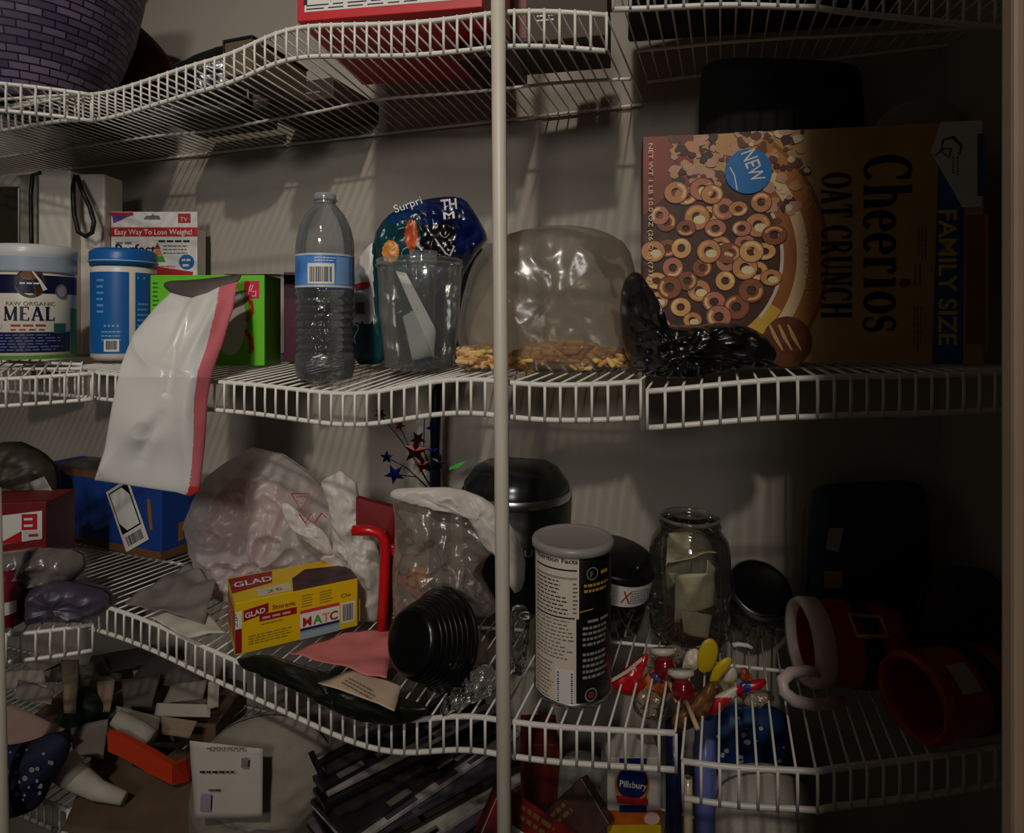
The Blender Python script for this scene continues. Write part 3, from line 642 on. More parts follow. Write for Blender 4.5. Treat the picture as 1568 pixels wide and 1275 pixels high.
mb.rect(S, -.020, v_(444), .010, v_(414), WHITE, .0003, 10); mb.bars(S, -.017, v_(441), .007, v_(419), INK, 5, .0006); mb.rect(S, .012, v_(445), .03, v_(404), M('label_pale', (120, 160, 206), .3), .0003, 8); mb.lines(S, -.012, v_(412), .012, v_(404), 2, WHITE, 2)
mb.build('label', root)

# white and teal packet
TEAL = M('teal_film', (10, 62, 70), .3, var=.2)
mb = MB(); pillow(mb, [(538, 470), (545, 402), (560, 380), (574, 368), (580, 400), (588, 470), (596, 556), (538, 560)], .815, .02, M('white_film', (216, 214, 208)), 72, 16, amp=.002, sd=4, rid=.002, rest='MM')
paint(mb, TEAL, lambda x, y: y > 493 or x > 571+(y-400)*.03)
S = flat(P(540, 490, .802), (1, 0, 0), (0, 0, 1)); k = .83/950
strip(mb, S, [(2*k, 50*k), (14*k, 51*k), (25*k, 54*k)], [.004, .009, .005], RED, .0); mb.rect(S, 3*k, 8*k, 19*k, 28*k, M('label_grey', (176, 174, 170), .5), .0); mb.bars(S, 5*k, 10*k, 17*k, 26*k, INK, 3, .0004)
strip(mb, S, [(p[0]*k, p[1]*k) for p in ((0, -5), (8, -8), (8, -14), (2, -26), (4, -34))], .001, WHITE, .0005)
solo(mb, 'snack_packet', 'white and teal packet with a red logo, behind the water bottle', 'packet')

# crumpled navy chip bag
root = thing('chip_bag', 'crumpled navy blue chip bag, behind the clear tub on the middle shelf', 'bag', P(640, 555, .87))
mb = MB(); NV = M('navy_film', (12, 26, 84), .22, var=.25, coat=.4)
pillow(mb, [(572, 362), (590, 332), (618, 316), (650, 305), (690, 300), (712, 304), (728, 326), (749, 364), (738, 378), (722, 400), (705, 430), (700, 550), (592, 553), (582, 470), (575, 400)], .878, .075, NV, 220, 60, amp=.006, f=45, sd=11, rid=.006, rest='MM')
paint(mb, M('teal_film', (10, 62, 70)), inpoly([(570, 350), (600, 330), (645, 318), (645, 350), (640, 420), (640, 560), (570, 560)])); paint(mb, M('black_film', (10, 10, 16), .25, coat=.4), inpoly([(645, 345), (690, 340), (700, 380), (680, 405), (640, 405)]))
paint(mb, M('blue_film', (16, 52, 104), .25, coat=.3), inpoly([(590, 335), (620, 315), (650, 305), (655, 325), (600, 345)]))
paint(mb, M('chip_orange', (214, 140, 60), .35), lambda x, y: ((x-598)/13)**2+((y-385)/17)**2 < 1); paint(mb, M('chip_red', (196, 84, 40), .35), lambda x, y: ((x-630)/10)**2+((y-360)/24)**2 < 1)
S = flat(P(604, 327, .828), (1, 0, .36), (-.36, 0, 1)); k = .83/950; mb.text(S, 'Surpri', 2*k, 0, 17*k, WHITE, .002, width=44*k)
S = flat(P(678, 340, .822), (1, 0, .1), (-.1, 0, 1)); mb.text(S, 'TH', 0, 18*k, 22*k, WHITE, .002, bold=.03, width=24*k); mb.text(S, 'M', 2*k, 4*k, 15*k, WHITE, .002, bold=.02, width=17*k)
strip(mb, S, [(-14*k, -24*k), (0, -48*k), (6*k, -52*k), (14*k, -38*k)], .0022, M('label_grey', (176, 174, 170)), .002); mb.build('bag_body', root, world=True)

# clear tub with cup and paper
CLR = MT('clear_tub_plastic', (205, 208, 205), .10, .6, .1, .6, (240, 242, 240), 70, .2)
Yt = .775; k = Yt/950; q = spot('MM', 643, Yt); root = thing('plastic_tub', 'clear plastic tub in front of the crumpled chip bag', 'tub', q)
mb = MB(); mb.lathe([(0, .002), (.041, .002), (.043, .004), (.050, .075), (.052, (562-402)*k), (.054, (562-398)*k), (.052, (562-395)*k)], CLR, 48); mb.build('tub_wall', root)
mb = MB(); mb.lathe([(.0525, (562-408)*k), (.0545, (562-406)*k), (.0545, (562-404)*k), (.0525, (562-402)*k)], CLR, 48); mb.build('rim', root)
q2 = q+Vector((.004, .002, .004)); root = thing('drinking_cup', 'narrow clear cup standing inside the plastic tub', 'cup', q2); mb = MB()
mb.lathe([(0, .001), (.0125, .001), (.0165, .125), (.018, .127), (.0165, .130), (.0175, .134), (.0165, .137), (.0175, .141), (.0172, .143)], MT('clear_cup_plastic', (214, 220, 222), .16, .7, .08, .8, (235, 240, 242)), 40); mb.build('cup_wall', root)
mb = MB(); mb.lathe([(.0127, .002), (.0135, .016)], M('blue_cup_base', (60, 120, 170), .3), 40); mb.build('base_band', root)
mb = MB(); sheet(mb, [P(606, 415, .762), P(622, 418, .762), P(668, 505, .750), P(664, 548, .748)], WHITE, 10, 12, .0015, 40, 3); sheet(mb, [P(616, 485, .760), P(640, 472, .756), P(662, 545, .750), P(632, 552, .748)], M('paper_grey', (200, 200, 198), .7), 8, 8, .0015, 40, 5)
solo(mb, 'paper_slip', 'folded white paper standing in the plastic tub', 'paper')

# clear zip bag with snack chips
q = spot('MM', 850, .69); mb = MB()
FILM = MT('zip_bag_film', (190, 184, 172), .26, .62, .24, .4, (236, 230, 220), 40, .25)
pillow(mb, [(700, 530), (704, 470), (722, 405), (742, 378), (785, 354), (860, 343), (920, 351), (962, 374), (976, 430), (976, 500), (976, 540), (958, 566), (900, 574), (820, 576), (770, 570), (718, 556)], .70, .07, FILM, 110, 26, amp=.008, f=22, sd=21, rid=.006, rest='MM')
solo(mb, 'zip_bag', 'large clear zip bag of snack chips beside the middle pole', 'bag')
rn = random.Random(5); mb = MB(); CH = [M('chip_tan', (222, 184, 128), .7), M('chip_gold', (236, 196, 120), .7), M('chip_brown', (206, 148, 92), .7)]
for i in range(460):
    px = rn.uniform(722, 968) if i % 6 else rn.uniform(708, 742); hh = (1-abs((px-870)/115)**2)*30 if px > 765 else 22
    Yc = rn.uniform(.683, .716); z = spot('MM', px, Yc).z+.004+rn.random()*max(4, hh)*Yc/950
    rt = Matrix.Rotation(rn.uniform(0, 6), 3, 'Z') @ Matrix.Rotation(rn.uniform(-1, 1), 3, 'X'); s_ = rn.uniform(.006, .011)
    mb.rbox((P(px, 500, Yc).x-s_, Yc-s_, z-.0025), (P(px, 500, Yc).x+s_, Yc+s_*.8, z+.003), CH[i % 3], .0025, 2, rt)
solo(mb, 'snack_chips', 'heap of golden snack chips in the bottom of the clear zip bag', 'snack', kind='stuff')

# black plastic bag
mb = MB(); BB = M('black_bag_film', (20, 20, 20), .24, var=.3, coat=.3)
pillow(mb, [(962, 556), (948, 500), (952, 432), (972, 412), (988, 428), (996, 496), (1050, 498), (1120, 492), (1165, 507), (1191, 538), (1182, 560), (1110, 568), (1050, 582), (990, 576)], lambda x, y: .612 if x > 1000 else .65-(x-948)/52*.038, .052, BB, 120, 20, amp=.007, f=70, sd=31, rid=.012, ctr=(1030, 540), rest='MR')
solo(mb, 'plastic_bag', 'crumpled black plastic bag in front of the cereal box', 'bag')

# ------------------------------------------------------------------ cereal box
YL, YR = .66, .605
a = P(985, 555, YL); b = P(1507, 565, YR); Lc = math.hypot(b.x-a.x, b.y-a.y); rz = math.atan2(b.y-a.y, b.x-a.x)
zc = max(deckz('MR', .2, .65), deckz('MR', .3, .63), deckz('MR', .42, .63))+.001; Ht = .238
root = thing('cereal_box', 'large tan cereal box lying on its side on the right of the middle shelf', 'box', (a.x, a.y, zc), rz)
Sf, St, Sl, Sr = faces(Lc, .062, Ht)
def UV(px, py):
    """a spot on the box front from its column and row in the photograph"""
    k_ = (px-CX)/FPX; t = (k_*a.y-a.x)/((b.x-a.x)-k_*(b.y-a.y)); Y = a.y+(b.y-a.y)*t
    return (t*Lc, min(Ht, max(0, H-(py-CY)/FPX*Y-zc)))
mb = MB(); TAN = M('tan_carton', (200, 160, 102), .5, rgb2=(186, 142, 88), scale=14)
mb.rbox((0, 0, 0), (Lc, .062, Ht), TAN, .001)
def pp(pts, m, h=.0004): mb.poly(Sf, [UV(*p) for p in pts], m, h)
RB = M('red_brown_print', (146, 56, 40), .5, rgb2=(120, 60, 40), scale=40); DK = M('dark_choc_print', (58, 30, 20), .5, rgb2=(86, 46, 28), scale=60)
mb.rect(Sl, 0, 0, .062, Ht, RB); pp([(985, 600), (985, 190), (1062, 190), (1062, 600)], RB)
def cpt(r, a_, cx=1068, cy=392): return (cx+r*math.cos(a_), cy+r*1.06*math.sin(a_))
def band(r0, r1, a0, a1, m, h, n=30):
    vs = []
    for k_ in range(n+1):
        q = a0+(a1-a0)*k_/n
        for r_ in (r0, r1): u_, v_ = UV(*cpt(r_, q)); vs.append(Sf(max(.0, u_), v_, h))
    mb.add(vs, [[2*k_, 2*k_+1, 2*k_+3, 2*k_+2] for k_ in range(n)], m)
band(168, 200, -1.05, 1.05, M('amber_print', (190, 120, 50), .5), .0004); band(196, 202, -.95, .95, M('amber_dark', (150, 92, 44), .5), .0005)
band(152, 170, -1.0, 1.15, M('cream_print', (240, 208, 158), .5), .0005); band(128, 152, -.95, 1.0, M('bowl_brown', (166, 100, 46), .5), .0006); band(126, 150, .55, 1.25, M('bowl_yellow', (222, 178, 60), .5), .0007)
band(124, 132, -.5, .75, M('milk_print', (230, 206, 190), .5), .0008)
pts = [cpt(127, -PI/2+.15+k_*.098) for k_ in range(33)]; mb.poly(Sf, [UV(*p) for p in pts], DK, .0009)
pp([(1020, 300), (985, 330), (985, 540), (1060, 530), (1100, 450), (1090, 300)], DK, .0007)
pp([(992, 495), (998, 530), (1040, 538), (1042, 528), (1010, 518)], M('bowl_yellow', (222, 178, 60)), .0012)
# oat-cluster art, upper edge
rn = random.Random(8); OC = [M('oat_cream', (236, 210, 168), .5), M('oat_tan', (206, 152, 100), .5), M('oat_pink', (206, 156, 136), .5), M('oat_brown', (110, 66, 44), .5), M('oat_dark', (70, 42, 34), .5)]
for i in range(150):
    x = rn.uniform(1030, 1236); y = rn.uniform(200, 262)+(25 if x < 1110 else 0)*rn.random()
    if x > 1170 and i % 2: y = rn.uniform(262, 345); x = rn.uniform(1175, 1222)
    r_ = rn.uniform(4, 11); ph = rn.random()*6; mm = rn.choice(OC if x > 1140 else OC[1:])
    mb.poly(Sf, [UV(x+r_*rn.uniform(.7, 1.2)*math.cos(ph+k_*PI/4), y+r_*.8*rn.uniform(.7, 1.2)*math.sin(ph+k_*PI/4)) for k_ in range(8)], mm, .0010+i*.000001)
# little printed rings
RGS = [M('ring_gold', (232, 172, 104), .5), M('ring_tan', (206, 140, 82), .5), M('ring_rose', (196, 122, 92), .5), M('ring_brown', (150, 84, 50), .5)]
LITE = M('ring_light', (246, 206, 150), .5); NUT = M('almond_print', (240, 218, 170), .5)
spots = [(1085, 330), (1103, 375), (1140, 372), (1022, 380), (1043, 380), (1067, 333), (1050, 300), (1108, 320), (1130, 320), (1160, 345), (1112, 400), (1116, 388), (1160, 415), (1070, 445), (1093, 462), (1127, 470), (1042, 470), (1007, 460), (1030, 410), (1075, 410), (1005, 430), (1180, 425), (1165, 310), (1020, 340), (1035, 295), (1075, 290), (1010, 330), (1150, 445), (1170, 385), (1000, 385), (1090, 298), (1052, 430), (1110, 430), (1140, 410), (1095, 350), (1185, 360), (1012, 500), (1060, 490), (1135, 350), (1050, 350), (1150, 385), (1085, 385), (1100, 485), (1025, 440)]
for i, (x, y) in enumerate(spots):
    u_, v_ = UV(x, y); r_ = rn.uniform(.0092, .0125); m0 = RGS[i % 4] if y > 320 else RGS[1+i % 2]; hh = .0014+.00002*i; sy = rn.uniform(.78, 1.05); ph = rn.random()*6
    mb.ring(Sf, u_, v_, r_*.40, r_*1.08, M('ring_outline', (84, 44, 26), .5), hh, n=22, sy=sy); mb.ring(Sf, u_, v_, r_*.42, r_, m0, hh+.000005, n=22, sy=sy)
    mb.ring(Sf, u_, v_, r_*.62, r_*.86, LITE if i % 2 == 0 else RGS[0], hh+.00001, ph, ph+2.2, 10, sy)
    if i % 4 == 1: mb.disc(Sf, u_+r_*.2, v_-r_*.2, r_*.5, NUT, hh+.000015, r_*.36, 12)
# NEW burst
u_, v_ = UV(1145, 263); mb.disc(Sf, u_, v_, .0232, M('burst_blue', (20, 116, 190), .45), .0026, n=40)
def rot_t(px, py, word, size, m, width, rot, bold=0, h=.003): u2, v2 = UV(px, py); mb.text(Sf, word, u2, v2, size, m, h, rot, width, 'l', bold)
rot_t(1134, 236, 'NEW', .0205, WHITE, .033, -PI/2+.33, .01)
strip(mb, Sf, [UV(1117, 257), UV(1124, 270), UV(1128, 292)], .0012, WHITE, .003)
# honey dipper
u_, v_ = UV(1205, 523); mb.disc(Sf, u_, v_, .024, M('dipper_brown', (118, 62, 30), .5, rgb2=(86, 44, 24), scale=90), .0011, .026, 36)
for dx in (-14, 0, 14): strip(mb, Sf, [UV(1192+dx, 497), UV(1200+dx, 515), UV(1212+dx, 536)], [.002, .004, .0015], M('dipper_shine', (216, 170, 110), .5), .0016)
# lettering, turned a quarter
QT = lambda px, py: (lambda o: (lambda u2, v2, h: Sf(o[0]+v2, o[1]-u2, h)))(UV(px, py))
w_ = abs(UV(1360, 515)[1]-UV(1360, 240)[1]); hh = UV(1396, 400)[0]-UV(1322, 400)[0]
e = glyphs(MB(), QT(1322, 240), 'Cheerios', 0, 0, 1, INK); glyphs(mb, QT(1322, 240), 'Cheerios', 0, 0, hh, INK, k=.165, squeeze=w_/(e*hh))
w_ = abs(UV(1280, 490)[1]-UV(1280, 266)[1]); hh = UV(1304, 400)[0]-UV(1257, 400)[0]
e = glyphs(MB(), QT(1257, 266), 'OAT CRUNCH', 0, 0, 1, INK); glyphs(mb, QT(1257, 266), 'OAT CRUNCH', 0, 0, hh, INK, k=.15, squeeze=w_/(e*hh))
mb.text(QT(1232, 285), "OATS 'N HONEY", 0, 0, .010, M('honey_print', (206, 152, 84), .5), .001, 0, .125)
mb.text(QT(993, 221), 'NET WT 1 LB 10.0 OZ (26 OZ) (737g)', 0, 0, .0065, M('cream_print', (240, 208, 158)), .0042, 0, .148, bold=.005)
u_, v_ = UV(1383, 434); mb.disc(Sf, u_, v_, .004, M('seal_brown', (140, 84, 48), .5), .001)
for px, y0, y1, n in ((1412, 350, 400, 3), (1405, 405, 450, 2), (1405, 470, 540, 3)): mb.lines(QT(px-8, y0), 0, 0, (y1-y0)*.00064, .009, n, M('small_print', (120, 80, 50), .5), px+n)
# family size stripe, corner flag, torn end
mb.poly(Sf, [UV(1437, 240), UV(1476, 320), UV(1474, 590), UV(1427, 590)], M('stripe_blue', (20, 92, 150), .45), .0006)
w_ = abs(UV(1450, 528)[1]-UV(1450, 322)[1]); mb.text(QT(1437, 322), 'FAMILY SIZE', 0, 0, .0225, M('family_yellow', (226, 206, 50), .45), .001, 0, w_, bold=.02)
mb.poly(Sf, [UV(1440, 180), UV(1503, 180), UV(1503, 316), UV(1473, 318), UV(1424, 232)], WHITE, .0009)
mb.rect(Sf, UV(1496, 200)[0], UV(1500, 300)[1], UV(1506, 200)[0], UV(1500, 205)[1], M('stripe_blue', (20, 92, 150)), .0012)
sg = QT(1440, 208); strip(mb, sg, [(p[0]*.022, p[1]*.018) for p in ((.9, .9), (.5, 1), (.1, .6), (.2, .1), (.7, 0), (1, .4), (.6, .5), (.6, .1), (.9, -.3))], [.001, .0025, .003, .002, .001, .0015, .002, .0015, .001], INK, .0014); mb.lines(QT(1455, 240), 0, 0, .02, .008, 2, GREY, 6, .0014)
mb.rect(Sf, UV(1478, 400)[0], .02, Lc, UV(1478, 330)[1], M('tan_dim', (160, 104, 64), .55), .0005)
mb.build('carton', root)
mb = MB(); mb.rbox((Lc+.0004, .004, .012), (Lc+.006, .058, Ht*.62), TAN, .001); mb.build('end_flap', root)

# behind the cereal box
mb = MB(); pillow(mb, [(1072, 548), (1070, 300), (1072, 110), (1085, 92), (1150, 88), (1300, 96), (1318, 110), (1322, 300), (1320, 548)], lambda x, y: .752-(x-1072)/250*.03, .055, M('black_matte_fabric', (10, 10, 12), .9, var=.3), 90, 14, amp=.002, sd=4, power=5, rest='MR')
solo(mb, 'storage_bag', 'matte black bag standing behind the cereal box', 'bag')
mb = MB(); pillow(mb, [(1334, 545), (1330, 192), (1372, 160), (1398, 153), (1440, 157), (1468, 163), (1466, 192), (1462, 545)], .715, .03, M('pale_grey_plastic', (170, 164, 158), .4), 80, 12, amp=.001, power=5, rest='MR')
solo(mb, 'plastic_tote', 'pale grey tote with a sloping lid, behind the right end of the cereal box', 'tote')

# ================================================================== LOWER SHELF
def lowY(py, dz=0): return (.39-dz)*FPX/(py-CY)
def ons(px, py, dz=0): return P(px, py, lowY(py, dz))
# blue carton with a shipping label
root = thing('shipping_carton', 'blue corrugated carton with a tilted white barcode label, under the hanging pouch', 'box', (0, 0, 0))
A = Vector((-.822, 1.095, 0)); B = P(247, 868, .985); Cc = A
zb0 = max(deckz('LM', B.x, B.y, .02), deckz('LM', -.7, 1.08, .03))+.001; A.z = B.z = Cc.z = zb0
root.location = (B.x, B.y, zb0)
ux = (A-B); Lb = ux.length+.02; ang = math.atan2(-ux.y, -ux.x); root.rotation_euler.z = ang; Hb = .126
CBL = M('blue_card', (24, 66, 150), .6, var=.2, scale=12); CBR = M('brown_card', (120, 78, 44), .75, var=.2)
mb = MB(); D_ = .075; mb.rbox((-Lb, 0, 0), (0, D_, Hb), CBL, .0015)
S = flat((-Lb, 0, 0), (1, 0, 0), (0, 0, 1)); Sr = flat((0, 0, 0), (0, 1, 0), (0, 0, 1)); St = flat((-Lb, 0, Hb), (1, 0, 0), (0, 1, 0))
mb.rect(S, 0, 0, Lb, .012, CBR); mb.rect(S, 0, Hb-.012, Lb, Hb, CBR); mb.rect(Sr, 0, 0, D_, .012, CBR); mb.rect(St, .03, .0, Lb, D_, M('grey_paper_top', (110, 98, 94), .8), .0006); mb.lines(St, .05, .02, Lb-.03, D_-.01, 9, GREY, 3, .001)
strip(mb, S, [(Lb-.028, .094), (Lb-.026, .07), (Lb-.022, .045)], [.006, .009, .006], M('ochre_smear', (150, 104, 40), .6), .0006); mb.rect(Sr, .03, .02, .04, .05, M('ochre_smear', (150, 104, 40)), .0006)
mb.build('carton', root)
mb = MB(); c_, s__ = math.cos(.49), math.sin(.49); o_ = (Lb-.078, .062)
SL = lambda u, v, h: S(o_[0]+u*c_-v*s__, o_[1]+u*s__+v*c_, h+.0006)
lw, lh = .060, .105
mb.rect(SL, -lw/2, -lh/2, lw/2, lh/2, WHITE, .0004); mb.rect(SL, -lw/2+.005, -lh/2+.028, lw/2-.005, lh/2-.005, INK, .0007)
mb.poly(SL, [(-.0225, -.006), (-.010, -.022), (.0225, -.022), (.0225, .028), (.010, .045), (-.0225, .045)], WHITE, .001); mb.bars(SL, -.020, -lh/2+.006, .022, -lh/2+.022, INK, 9, .001)
mb.build('shipping_label', root)
mb = MB(); sheet(mb, [P(46, 738, .93), P(68, 729, .93), P(84, 757, .925), P(60, 769, .925)], M('pale_tag', (170, 164, 156), .6), 6, 6, .001); solo(mb, 'tag', 'small pale square tag stuck to the dark left end of the blue carton', 'tag')
# red and white carton far left
q = spot('LL', 30, .862); q.z = max(q.z, deckz('LM', q.x, q.y+.04, .05))+.042; mb = MB(); Lc = .12; mb.rbox((-.095, 0, -.04), (.034, .07, .078), M('deep_red_carton', (120, 24, 26), .5), .001); S = flat((-.095, 0, -.018), (1, 0, 0), (0, 0, 1))
mb.poly(S, [(0, .03), (.124, .045), (.124, .084), (0, .072)], WHITE, .0004); mb.rect(S, .098, .058, .118, .080, RED, .0007); mb.blur(S, 1, .101, .071, .006, WHITE, .001, width=.014); mb.blur(S, 1, .101, .062, .006, WHITE, .001, width=.014); mb.poly(S, [(.065, .0385), (.098, .042), (.098, .057)], RED, .0007); mb.rect(S, .100, .044, .122, .057, M('pale_panel', (214, 206, 200), .5), .0007); mb.blur(S, 1, .107, .048, .007, M('rust_print', (150, 60, 40)), .001)
solo(mb, 'food_carton', 'red carton with a white panel at the left edge, in front of the blue carton', 'box', world=False, base=q, rz=.12)
# dark clutter behind
for i, (ol, Y, th, m, lab) in enumerate([
    ([(-40, 760), (-40, 690), (20, 672), (60, 690), (92, 720), (80, 800), (20, 812)], 1.02, .07, M('olive_dark_film', (66, 60, 44), .5, var=.3), 'dark olive crumpled bag at the left, behind the blue carton'),
    ([(-40, 880), (-10, 846), (60, 838), (125, 842), (133, 868), (110, 892), (30, 902), (-40, 905)], .825, .05, M('clear_grey_wrap', (120, 112, 106), .25, var=.4, coat=.5), 'grey glossy wrapper heaped below the red carton at left'),
    ([(38, 952), (45, 900), (70, 885), (120, 892), (168, 905), (172, 930), (140, 945), (80, 956)], .815, .05, M('slate_purple_wrap', (78, 70, 88), .4, var=.35), 'slate purple crumpled packet on the lower side shelf'),
]):
    mb = MB(); pillow(mb, ol, Y, th, m, 70, 14, amp=.008, f=50, sd=40+i, rid=.008, rest=(None, ZL+.006, ZL+.006)[i]); solo(mb, ('bag', 'wrapper', 'packet')[i], lab, ('bag', 'wrapper', 'packet')[i])
root = thing('juice_bottle', 'small dark crimson bottle at the left edge of the lower side shelf', 'bottle', spot('LL', 8, .80))
mb = MB(); mb.lathe([(0, 0), (.022, 0), (.024, .004), (.024, .045), (.012, .058), (.011, .066), (0, .066)], M('crimson_plastic', (120, 16, 44), .3), 32); mb.build('bottle_body', root)
mb = MB(); mb.lathe([(.0242, .018), (.0242, .034)], WHITE, 12, T=None, a0=-1.0, a1=-.4); mb.build('label', root)
# grey crumpled film
FG = M('grey_film', (150, 142, 134), .35, var=.25, transl=.2)
mb = MB(); sheet(mb, [ons(190, 918, .024), ons(290, 862, .036), ons(330, 890, .04), ons(312, 955, .024)], FG, 30, 20, .010, 32, 3); solo(mb, 'plastic_sheet', 'grey crumpled plastic sheet between the blue carton and the yellow box', 'sheet')
mb = MB(); sheet(mb, [ons(225, 945, .018), ons(310, 930, .022), ons(345, 965, .022), ons(290, 975, .018)], M('white_paper', (204, 196, 184), .8), 14, 10, .005, 40, 8); solo(mb, 'paper_sheet', 'pale rumpled paper poking out left of the yellow box', 'paper')

# big carrier bag
root = thing('carrier_bag', 'bulging white plastic carrier bag with pink contents, behind the yellow box', 'bag', P(430, 930, .86))
BAG = MT('carrier_bag_film', (246, 238, 234), .56, .94, .4, .18, (240, 226, 224), 40, .7)
BAGW = M('carrier_bag_white', (238, 230, 222), .4, var=.06, transl=.35)
mb = MB(); pillow(mb, [(330, 960), (318, 915), (300, 850), (284, 800), (300, 760), (318, 728), (345, 708), (385, 685), (430, 695), (470, 722), (495, 745), (530, 780), (548, 830), (575, 890), (582, 950), (540, 948), (440, 952)], lambda x, y: .918, .12, BAG, 170, 44, amp=.010, f=26, sd=51, rid=.022, rest='LM', cut=0)
mb.build('bag_body', root, world=True)
mb = MB(); pillow(mb, [(492, 735), (522, 720), (545, 738), (556, 790), (575, 830), (585, 860), (583, 920), (578, 958), (560, 962), (535, 945), (530, 900), (508, 868), (490, 855), (510, 838), (505, 780)], lambda x, y: .825+.01*(y-720)/240, .028, BAGW, 110, 26, amp=.006, f=40, sd=53, rid=.010, rest='LM', cut=0); mb.build('handle', root, world=True)
mb = MB(); pillow(mb, [(428, 770), (445, 770), (470, 795), (500, 815), (512, 850), (500, 850), (470, 830), (440, 805)], .822, .012, BAGW, 60, 12, amp=.003, f=60, sd=54, rid=.006); mb.build('handle', root, world=True)
mb = MB(); S = flat(P(440, 785, .812), (1, 0, -.2), (.2, 0, 1)); k = .812/950
strip(mb, S, [(p[0]*k, p[1]*k) for p in ((0, 30), (28, 36), (20, 8), (0, 30))], .0014, RED, 0); strip(mb, S, [(p[0]*k, p[1]*k) for p in ((8, 26), (22, 30), (18, 18), (10, 22))], .001, RED, 0)
strip(mb, S, [(p[0]*k, p[1]*k) for p in ((18, 2), (30, -10), (36, 6), (44, -6), (52, 10), (60, 4))], .002, RED, 0); mb.build('red_print', root, world=True)
mb = MB(); pillow(mb, [(335, 930), (312, 850), (322, 770), (350, 735), (400, 728), (430, 745), (440, 790), (420, 850), (400, 915)], .912, .05, M('pink_tissue', (206, 110, 112), .7, rgb2=(170, 84, 84), scale=18), 80, 18, amp=.006, f=35, sd=57, rid=.006, rest=ZL+.010); solo(mb, 'tissue_bundle', 'pink tissue bundle inside the white carrier bag', 'tissue')
# red plastic frame basket
root = thing('frame_basket', 'red plastic frame standing between the two plastic bags', 'frame', P(590, 965, .792))
RP = M('bright_red_plastic', (206, 18, 26), .3, var=.1); RD2 = M('deep_red_plastic', (120, 10, 16), .4)
mb = MB(); mb.tube([P(*p) for p in ((540, 812, .765), (565, 812, .765), (580, 816, .765), (588, 826, .765), (590, 845, .765), (588, 900, .762), (584, 968, .758))], .0062, RP, 10); mb.build('frame_tube', root, world=True)
mb = MB(); pl = [P(*p) for p in ((545, 762, .800), (606, 778, .800), (608, 840, .800), (603, 905, .796), (597, 968, .792), (591, 968, .792), (594, 850, .794), (590, 812, .796), (545, 806, .796))]; n_ = len(pl)
mb.add(pl+[p+Vector((0, .012, 0)) for p in pl], [list(range(n_))[::-1], list(range(n_, 2*n_))]+[[i, (i+1) % n_, n_+(i+1) % n_, n_+i] for i in range(n_)], RD2); mb.build('side_panel', root, world=True)
mb = MB(); a_ = P(600, 842, .775); mb.rbox(a_-Vector((.004, .003, .006)), a_+Vector((.004, .006, .006)), RP, .001); mb.build('latch', root, world=True)
# second bag
root = thing('produce_bag', 'translucent plastic bag behind the middle pole with a yellow patch inside', 'bag', P(680, 945, .80))
mb = MB(); pillow(mb, [(604, 965), (600, 880), (606, 800), (600, 760), (640, 748), (690, 744), (735, 760), (772, 790), (776, 830), (745, 850), (736, 880), (750, 905), (765, 930), (745, 946), (700, 930), (650, 945), (620, 972)], lambda x, y: .755, .06, MT('produce_bag_film', (196, 186, 174), .34, .8, .22, .4, (240, 232, 226), 40, .7), 120, 30, amp=.008, f=24, sd=61, rid=.014, rest='LM'); mb.build('bag_body', root, world=True)
mb = MB(); pillow(mb, [(596, 762), (600, 748), (650, 746), (700, 746), (748, 764), (782, 800), (805, 850), (803, 900), (785, 912), (775, 860), (740, 840), (722, 800), (700, 772), (640, 770)], .722, .02, BAGW, 100, 16, amp=.004, f=45, sd=63, rid=.008, ctr=(735, 790)); mb.build('handle', root, world=True)
mb = MB(); a_ = P(640, 885, .755); mb.rbox(a_-Vector((.012, .004, .012)), a_+Vector((.012, .008, .012)), M('amber_packet', (226, 160, 50), .4), .004); mb.rbox(a_+Vector((.002, -.0046, -.004)), a_+Vector((.009, -.004, .003)), M('pale_amber_print', (240, 210, 140), .4), 0); solo(mb, 'packet', 'amber packet inside the translucent plastic bag', 'packet')

# yellow storage-bag box
O = P(360, 1004, .712); root = thing('storage_bag_box', 'yellow and red box of storage bags, resting at the lower shelf edge', 'box', O, R(30))
GY = M('bag_box_yellow', (232, 190, 16), .4, var=.04); DR = M('bag_box_red', (160, 20, 30), .4)
Lc, D_, Hc = .142, .082, .060; mb = MB(); mb.rbox((0, 0, 0), (Lc, D_, Hc), GY, .0008); Sf, St, Sl, Sr = faces(Lc, D_, Hc)
cream = M('cream_patch', (220, 206, 176), .5)
mb.rect(Sf, -.0001, .002, .007, .030, DR); mb.rect(Sf, .0, .030, .007, .050, WHITE); mb.text(Sf, 'ZIP', .0025, .032, .0045, RED, .0006, rot=PI/2, width=.016)
mb.poly(Sf, [(.009, .037), (.036, .042), (.036, .053), (.009, .050)], DR); mb.text(Sf, 'GLAD', .011, .0405, .0085, WHITE, .0006, rot=.12, width=.022, bold=.02); mb.text(Sf, 'Storage', .040, .044, .0075, M('rust_red', (170, 70, 20), .4), .0006, width=.026, bold=.02); mb.rect(Sf, .026, .033, .068, .041, DR); mb.blur(Sf, 3, .029, .0352, .0045, M('pale_pink', (226, 170, 170), .4), .0006, width=.034)
OLV = M('olive_ink', (130, 104, 20), .5); mb.lines(Sf, .014, .008, .064, .020, 4, OLV, 2); mb.lines(Sf, .028, .028, .056, .031, 1, OLV, 5)
mb.rect(Sf, .072, .008, .119, .031, WHITE); mb.rect(Sf, .072, .031, .119, .035, M('band_red', (206, 60, 50), .4)); mb.rect(Sf, .072, .0105, .119, .0135, NAVY, .0006); mb.rect(Sf, .072, .0, .119, .0105, M('pale_sky', (160, 176, 190), .4))
